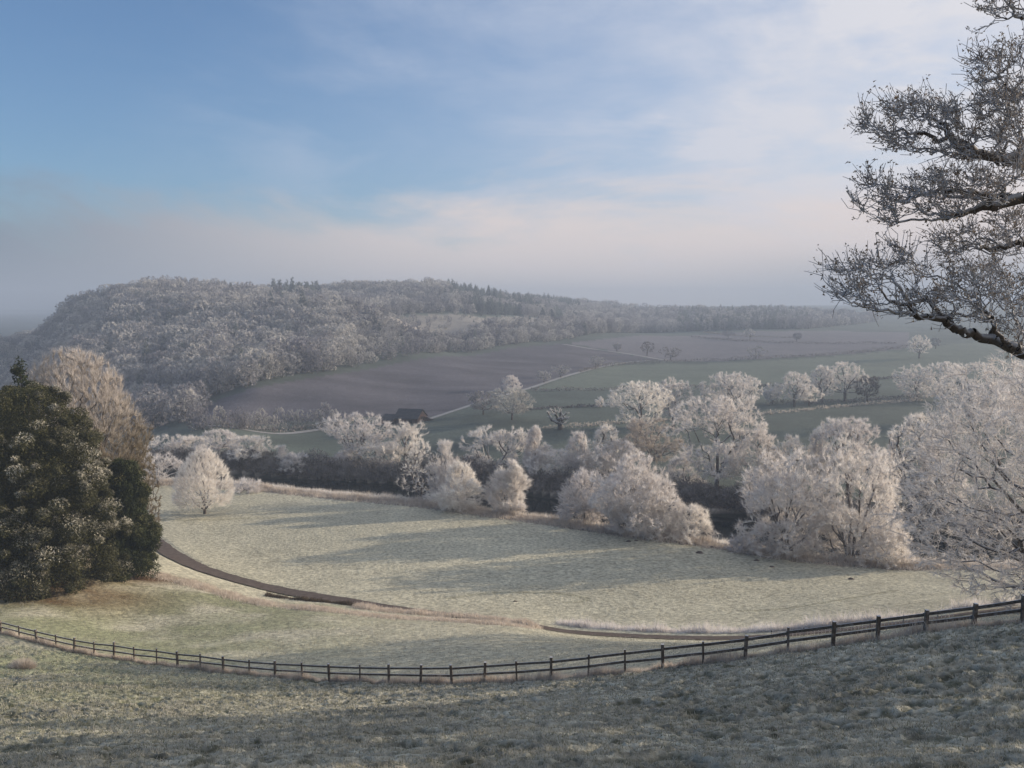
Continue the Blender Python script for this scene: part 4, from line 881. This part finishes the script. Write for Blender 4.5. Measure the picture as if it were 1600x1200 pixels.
n_ = 30000; X_ = -120 + g.random(n_) * 210; off = 1 + g.random(n_) * 4; Y_ = bank_y(X_) + off; tf = vnoise(X_ / 3, off, 17)
band('reeds', X_, Y_, .4 + 1.6 * g.random(n_) * tf, np.full(n_, .10), M['frost'], 'white frosted weeds between the near bank trees', 'reeds', lean=.55, g=g)
# undergrowth of the far bank
n_ = 120000; X_ = -150 + g.random(n_) * 270; v_ = g.random(n_); Y_ = bank_y(X_) + river_w(X_) - 3 + v_ * 7; hb_ = (1.2 + 4.2 * fbm(X_ / 7, Y_ / 16, 3, 23) ** 1.2) * (.5 + .8 * v_)
Zb = ground_z(X_, Y_); Zb = np.maximum(Zb, -42.8); B = np.stack([X_, Y_, Zb + hb_ * g.random(n_)], 1)
V, Tq = blades(B, norm(g.normal(size=(n_, 3)) * .6 + [0, -.2, .6]), .5 + .7 * g.random(n_), .10 + .14 * g.random(n_), g)
tag(obj('undergrowth', mesh_np('undergrowth', V, Tq, M['darkshrub'])), 'dark tangled undergrowth along the far river bank', 'undergrowth', kind='stuff')
# tussock in the left foreground
p = hit(36, 1046); n_ = 2600; a = g.random(n_) * 6.28; rr = g.random(n_) ** .6
B = np.stack([np.cos(a) * rr * .75, np.sin(a) * rr * .4, np.zeros(n_)], 1)
V, Tq = blades(B, norm(np.stack([np.cos(a) * rr * .8, np.sin(a) * rr * .8, np.full(n_, 1.0)], 1) + g.normal(size=(n_, 3)) * .25), (.35 + .75 * g.random(n_)) * (1.15 - .6 * rr), np.full(n_, .028), g)
o = obj('grass_tussock', mesh_np('grass_tussock', V, Tq, M['bleach'])); o.location = (p[0], p[1], p[2]); tag(o, 'large pale frosted grass tussock in the left foreground', 'tussock')
# molehills on the meadow
for k, (px, py, s, lab) in enumerate([(1093,864,.42,'largest dark molehill, in front of the dark gap in the river trees'), (1182,876,.3,'small molehill just left of the big white willows'), (1206,886,.28,'small molehill in front of the left big white willow'),
        (982,846,.3,'molehill at the foot of the middle willow, left of a touching pair'), (994,845,.25,'molehill at the foot of the middle willow, right of a touching pair'), (1112,855,.25,'small molehill close to the reeds above the largest molehill'),
        (805,940,.2,'tiny lone molehill in the middle of the meadow by the wheel tracks'), (1330,905,.3,'small molehill in front of the right big white willow')]):
    p = hit(px, py); a = np.linspace(0, 6.28, 13)[:-1]; V = [(0, 0, s * .8)]
    for rr_, zz_ in ((.45, .62), (.8, .3), (1.15, -.08)): V += [(math.cos(t) * s * rr_ * 1.5 * (.85 + .3 * rng.random()), math.sin(t) * s * rr_ * 1.2, s * zz_ * (.8 + .4 * rng.random())) for t in a]
    Fc = [(0, 1 + i, 1 + (i + 1) % 12) for i in range(12)]
    for q_ in range(2): Fc += [(1 + 12 * q_ + i, 13 + 12 * q_ + i, 13 + 12 * q_ + (i + 1) % 12, 1 + 12 * q_ + (i + 1) % 12) for i in range(12)]
    o = pym('molehill', [(V, Fc)], M['gravel']); o.location = p; tag(o, lab, 'molehill', 'molehills on the meadow')

# ------------------------------------------------------------------ oak limbs reaching in from the right
g = np.random.default_rng(99); tz = gz(12.6, 14.5)
root = Vector((12.6, 14.5, tz)); rt_ = np.array(root)
def wp(px, py, d): return tuple(np.array(P(px, py, d)) - rt_)
S = seeds_poly([[(0, 0, -.5), (0, 0, 1.2), (.05, -.1, 2.8), (.1, -.1, 4.5), (0, 0, 6.5), (-.1, .1, 8.5), (-.3, .1, 11)]])
def limb(att, pp, S=S):
    prev = att
    for q in pp: S.append((wp(*q), prev)); prev = len(S) - 1
    return prev
NG = [-1] * len(S)
limb(2, [(1850,610,13.6),(1720,580,13.3),(1640,565,13.0),(1600,552,12.8),(1575,540,12.8),(1550,530,12.9),(1528,527,12.9),(1506,521,12.8),(1490,512,12.8),(1477,500,12.7),(1455,496,12.6),(1430,493,12.5),(1405,489,12.4),(1373,486,12.3),(1350,480,12.2),(1330,474,12.1),(1315,462,12.0)])
NG += [4] * (len(S) - len(NG))
limb(3, [(1800,520,14),(1700,505,13.9),(1640,495,13.8),(1600,494,13.7),(1583,490,13.7),(1568,484,13.6),(1556,468,13.6),(1545,452,13.5),(1530,442,13.5),(1510,444,13.4),(1490,450,13.4),(1470,448,13.3)])
NG += [4] * (len(S) - len(NG))
limb(4, [(1800,380,13.5),(1700,330,13.2),(1640,312,13),(1600,309,12.9),(1570,316,12.9),(1545,322,12.8),(1520,329,12.8),(1500,336,12.7),(1477,342,12.7),(1455,345,12.6),(1430,343,12.6)])
NG += [2] * (len(S) - len(NG))
limb(len(S) - 6, [(1550,305,12.6),(1520,298,12.5),(1490,297,12.5),(1460,300,12.4),(1430,303,12.3),(1400,312,12.2),(1370,316,12.1)])
NG += [2] * (len(S) - len(NG))
limb(4, [(1800,260,14),(1700,255,13.8),(1640,258,13.6),(1600,252,13.4),(1570,250,13.3),(1545,244,13.2),(1515,232,13.1),(1490,222,13),(1460,215,12.9),(1430,208,12.8),(1400,205,12.7),(1375,203,12.6)])
NG += [1] * (len(S) - len(NG))
limb(5, [(1780,120,13.6),(1700,130,13.4),(1640,150,13.2),(1600,150,13.1),(1570,130,13),(1548,108,12.9),(1530,92,12.8)])
NG += [0] * (len(S) - len(NG))
limb(5, [(1780,-20,13.6),(1700,0,13.4),(1640,16,13.2),(1600,24,13),(1575,30,12.9),(1550,38,12.8),(1528,46,12.7)])
NG += [6] * (len(S) - len(NG))
limb(4, [(1780,430,14.3),(1700,400,14.3),(1640,385,14.3),(1600,380,14.2),(1560,385,14.2),(1530,390,14.1),(1500,378,14.1)])
NG += [3] * (len(S) - len(NG))
tp = []; TG = []
for ci, (poly, n_, d0, d1) in enumerate([([(1508,62),(1535,70),(1560,80),(1600,55),(1600,165),(1560,172),(1535,158),(1512,100)], 190, 12.4, 13.6),
    ([(1345,164),(1352,178),(1372,164),(1385,160),(1440,153),(1500,168),(1530,158),(1600,140),(1600,262),(1540,262),(1500,248),(1450,240),(1400,236),(1388,218),(1342,204),(1350,190)], 760, 12.2, 13.6),
    ([(1329,308),(1345,298),(1362,264),(1375,286),(1420,282),(1500,262),(1600,250),(1600,312),(1520,334),(1476,350),(1440,340),(1396,352),(1345,332)], 520, 11.9, 13.3),
    ([(1456,372),(1500,340),(1600,328),(1600,440),(1545,425),(1500,415),(1470,418)], 330, 13.6, 14.8),
    ([(1284,428),(1290,412),(1335,405),(1352,388),(1400,378),(1432,392),(1470,420),(1520,415),(1600,440),(1600,492),(1560,510),(1500,505),(1440,500),(1380,492),(1330,480),(1285,455)], 660, 11.8, 13.6),
    ([(1550,530),(1600,500),(1600,560),(1580,556)], 50, 12.5, 13.3),
    ([(1535,-40),(1600,-80),(1600,30),(1545,30),(1530,10)], 110, 12.4, 13.4),
    ([(1600,-200),(1950,-300),(2000,500),(1800,600),(1600,560)], 900, 11.5, 16)]):
    k = 0; xs_, ys_ = [q[0] for q in poly], [q[1] for q in poly]
    while k < n_:
        a = g.uniform(min(xs_), max(xs_), 400); b_ = g.uniform(min(ys_), max(ys_), 400); m = inpoly(a, b_, poly)
        cl = vnoise(a / 24, b_ / 15, 61) + .35 * vnoise(a / 9, b_ / 9, 62) > .56
        for u_, v_ in zip(a[m & cl][:n_ - k], b_[m & cl][:n_ - k]): tp.append(wp(u_, v_, g.uniform(d0, d1))); k += 1; TG.append([0, 1, 2, 3, 4, 4, 6, 9][ci])
tp = np.array(tp); TG = np.array(TG)
lm_ = np.where(TG == 9)[0]; SA = np.array([q_[0] for q_ in S]); ngA = np.array(NG)
for j_ in lm_:
    dd = np.linalg.norm(SA - tp[j_], axis=1) + (ngA < 0) * 99; TG[j_] = ngA[dd.argmin()]
nodes, par = grow(tp, S, 0.30, 1, TG, NG)
n_ = len(nodes); cnt = np.ones(n_)
for i in range(n_ - 1, -1, -1):
    if par[i] >= 0: cnt[par[i]] += cnt[i]
R_o = np.maximum(.0052, .30 * (cnt / cnt[0]) ** .64)
e = np.where(par >= 0)[0]; pp_ = par[e]
# bend every twig: two extra kinks per edge
P0, P1 = nodes[pp_], nodes[e]; Ld = np.linalg.norm(P1 - P0, axis=1)[:, None]
ja = P0 + (P1 - P0) * .36 + g.normal(size=P0.shape) * Ld * .09; jb = P0 + (P1 - P0) * .70 + g.normal(size=P0.shape) * Ld * .09
r0 = np.where(cnt[e] > .5 * cnt[pp_], R_o[pp_], R_o[e] * 1.15); r1 = R_o[e]; ra = r0 * .64 + r1 * .36; rb = r0 * .3 + r1 * .7
segs = [(P0, ja, r0, ra), (ja, jb, ra, rb), (jb, P1, rb, r1)]
A0 = np.concatenate([s[0] for s in segs]); A1 = np.concatenate([s[1] for s in segs]); a0 = np.concatenate([s[2] for s in segs]); a1_ = np.concatenate([s[3] for s in segs])
bigm = a1_ > .022
TV, TQ = tubes(A0[bigm], A1[bigm], a0[bigm], a1_[bigm], 8)
c1_, q1_ = tubes(A0[~bigm], A1[~bigm], a0[~bigm], a1_[~bigm], 4)
# fine crooked end twigs
sm = np.where(cnt[e] <= 3)[0]; rep = np.repeat(sm, 2); t_ = g.random(len(rep))[:, None]; Bq = P0[rep] * (1 - t_) + P1[rep] * t_
dv = norm(norm(P1[rep] - P0[rep]) * .8 + [-.35, 0, .45] + g.normal(size=Bq.shape) * .55); l1 = .07 + .15 * g.random((len(rep), 1)); M1 = Bq + dv * l1
d2v = norm(dv + [-.1, 0, .5] + g.normal(size=Bq.shape) * .5); E1 = M1 + d2v * l1 * .8
rr1 = np.full(len(rep), .0048); c2_, q2_ = tubes(np.concatenate([Bq, M1]), np.concatenate([M1, E1]), np.r_[rr1, rr1 * .85], np.r_[rr1 * .85, rr1 * .7], 4)
tr_ = empty('oak_tree', root); tag(tr_, 'old oak whose crooked frosted limbs reach in at the upper right', 'tree')
obj('trunk', mesh_np('trunk', TV, TQ, M['bark'], True), tr_)
obj('twigs', mesh_np('twigs', np.concatenate([c1_, c2_]), np.concatenate([q1_, q2_ + len(c1_)]), M['oaktwig']), tr_)
# withered leaves and rime clumps: bent quads
ends_ = np.concatenate([E1, M1, P1[sm]]); k_ = g.random(len(ends_)) < .38; ends_ = ends_[k_]
rep = np.repeat(np.arange(len(ends_)), 3); Bl = ends_[rep] + g.normal(size=(len(rep), 3)) * .022
V, Tq = blades(Bl, norm(g.normal(size=Bl.shape) + [0, 0, -.2]), .025 + .035 * g.random(len(rep)), .018 + .022 * g.random(len(rep)), g)
obj('leaves', mesh_np('leaves', V, Tq, M['oakleaf']), tr_)

# ------------------------------------------------------------------ haze
hv, hf = boxm((-3600, -300, -60), (3900, 5200, 105))
mh, T = newmat('valley_haze'); T.n('ShaderNodeOutputMaterial', inp={'Volume': T.n('ShaderNodeVolumePrincipled', inp={'Color': (0.47, 0.56, 0.70, 1), 'Density': 0.00048, 'Anisotropy': 0.1}).outputs[0]})
tag(pym('haze', [(hv, hf)], mh), kind='stuff')
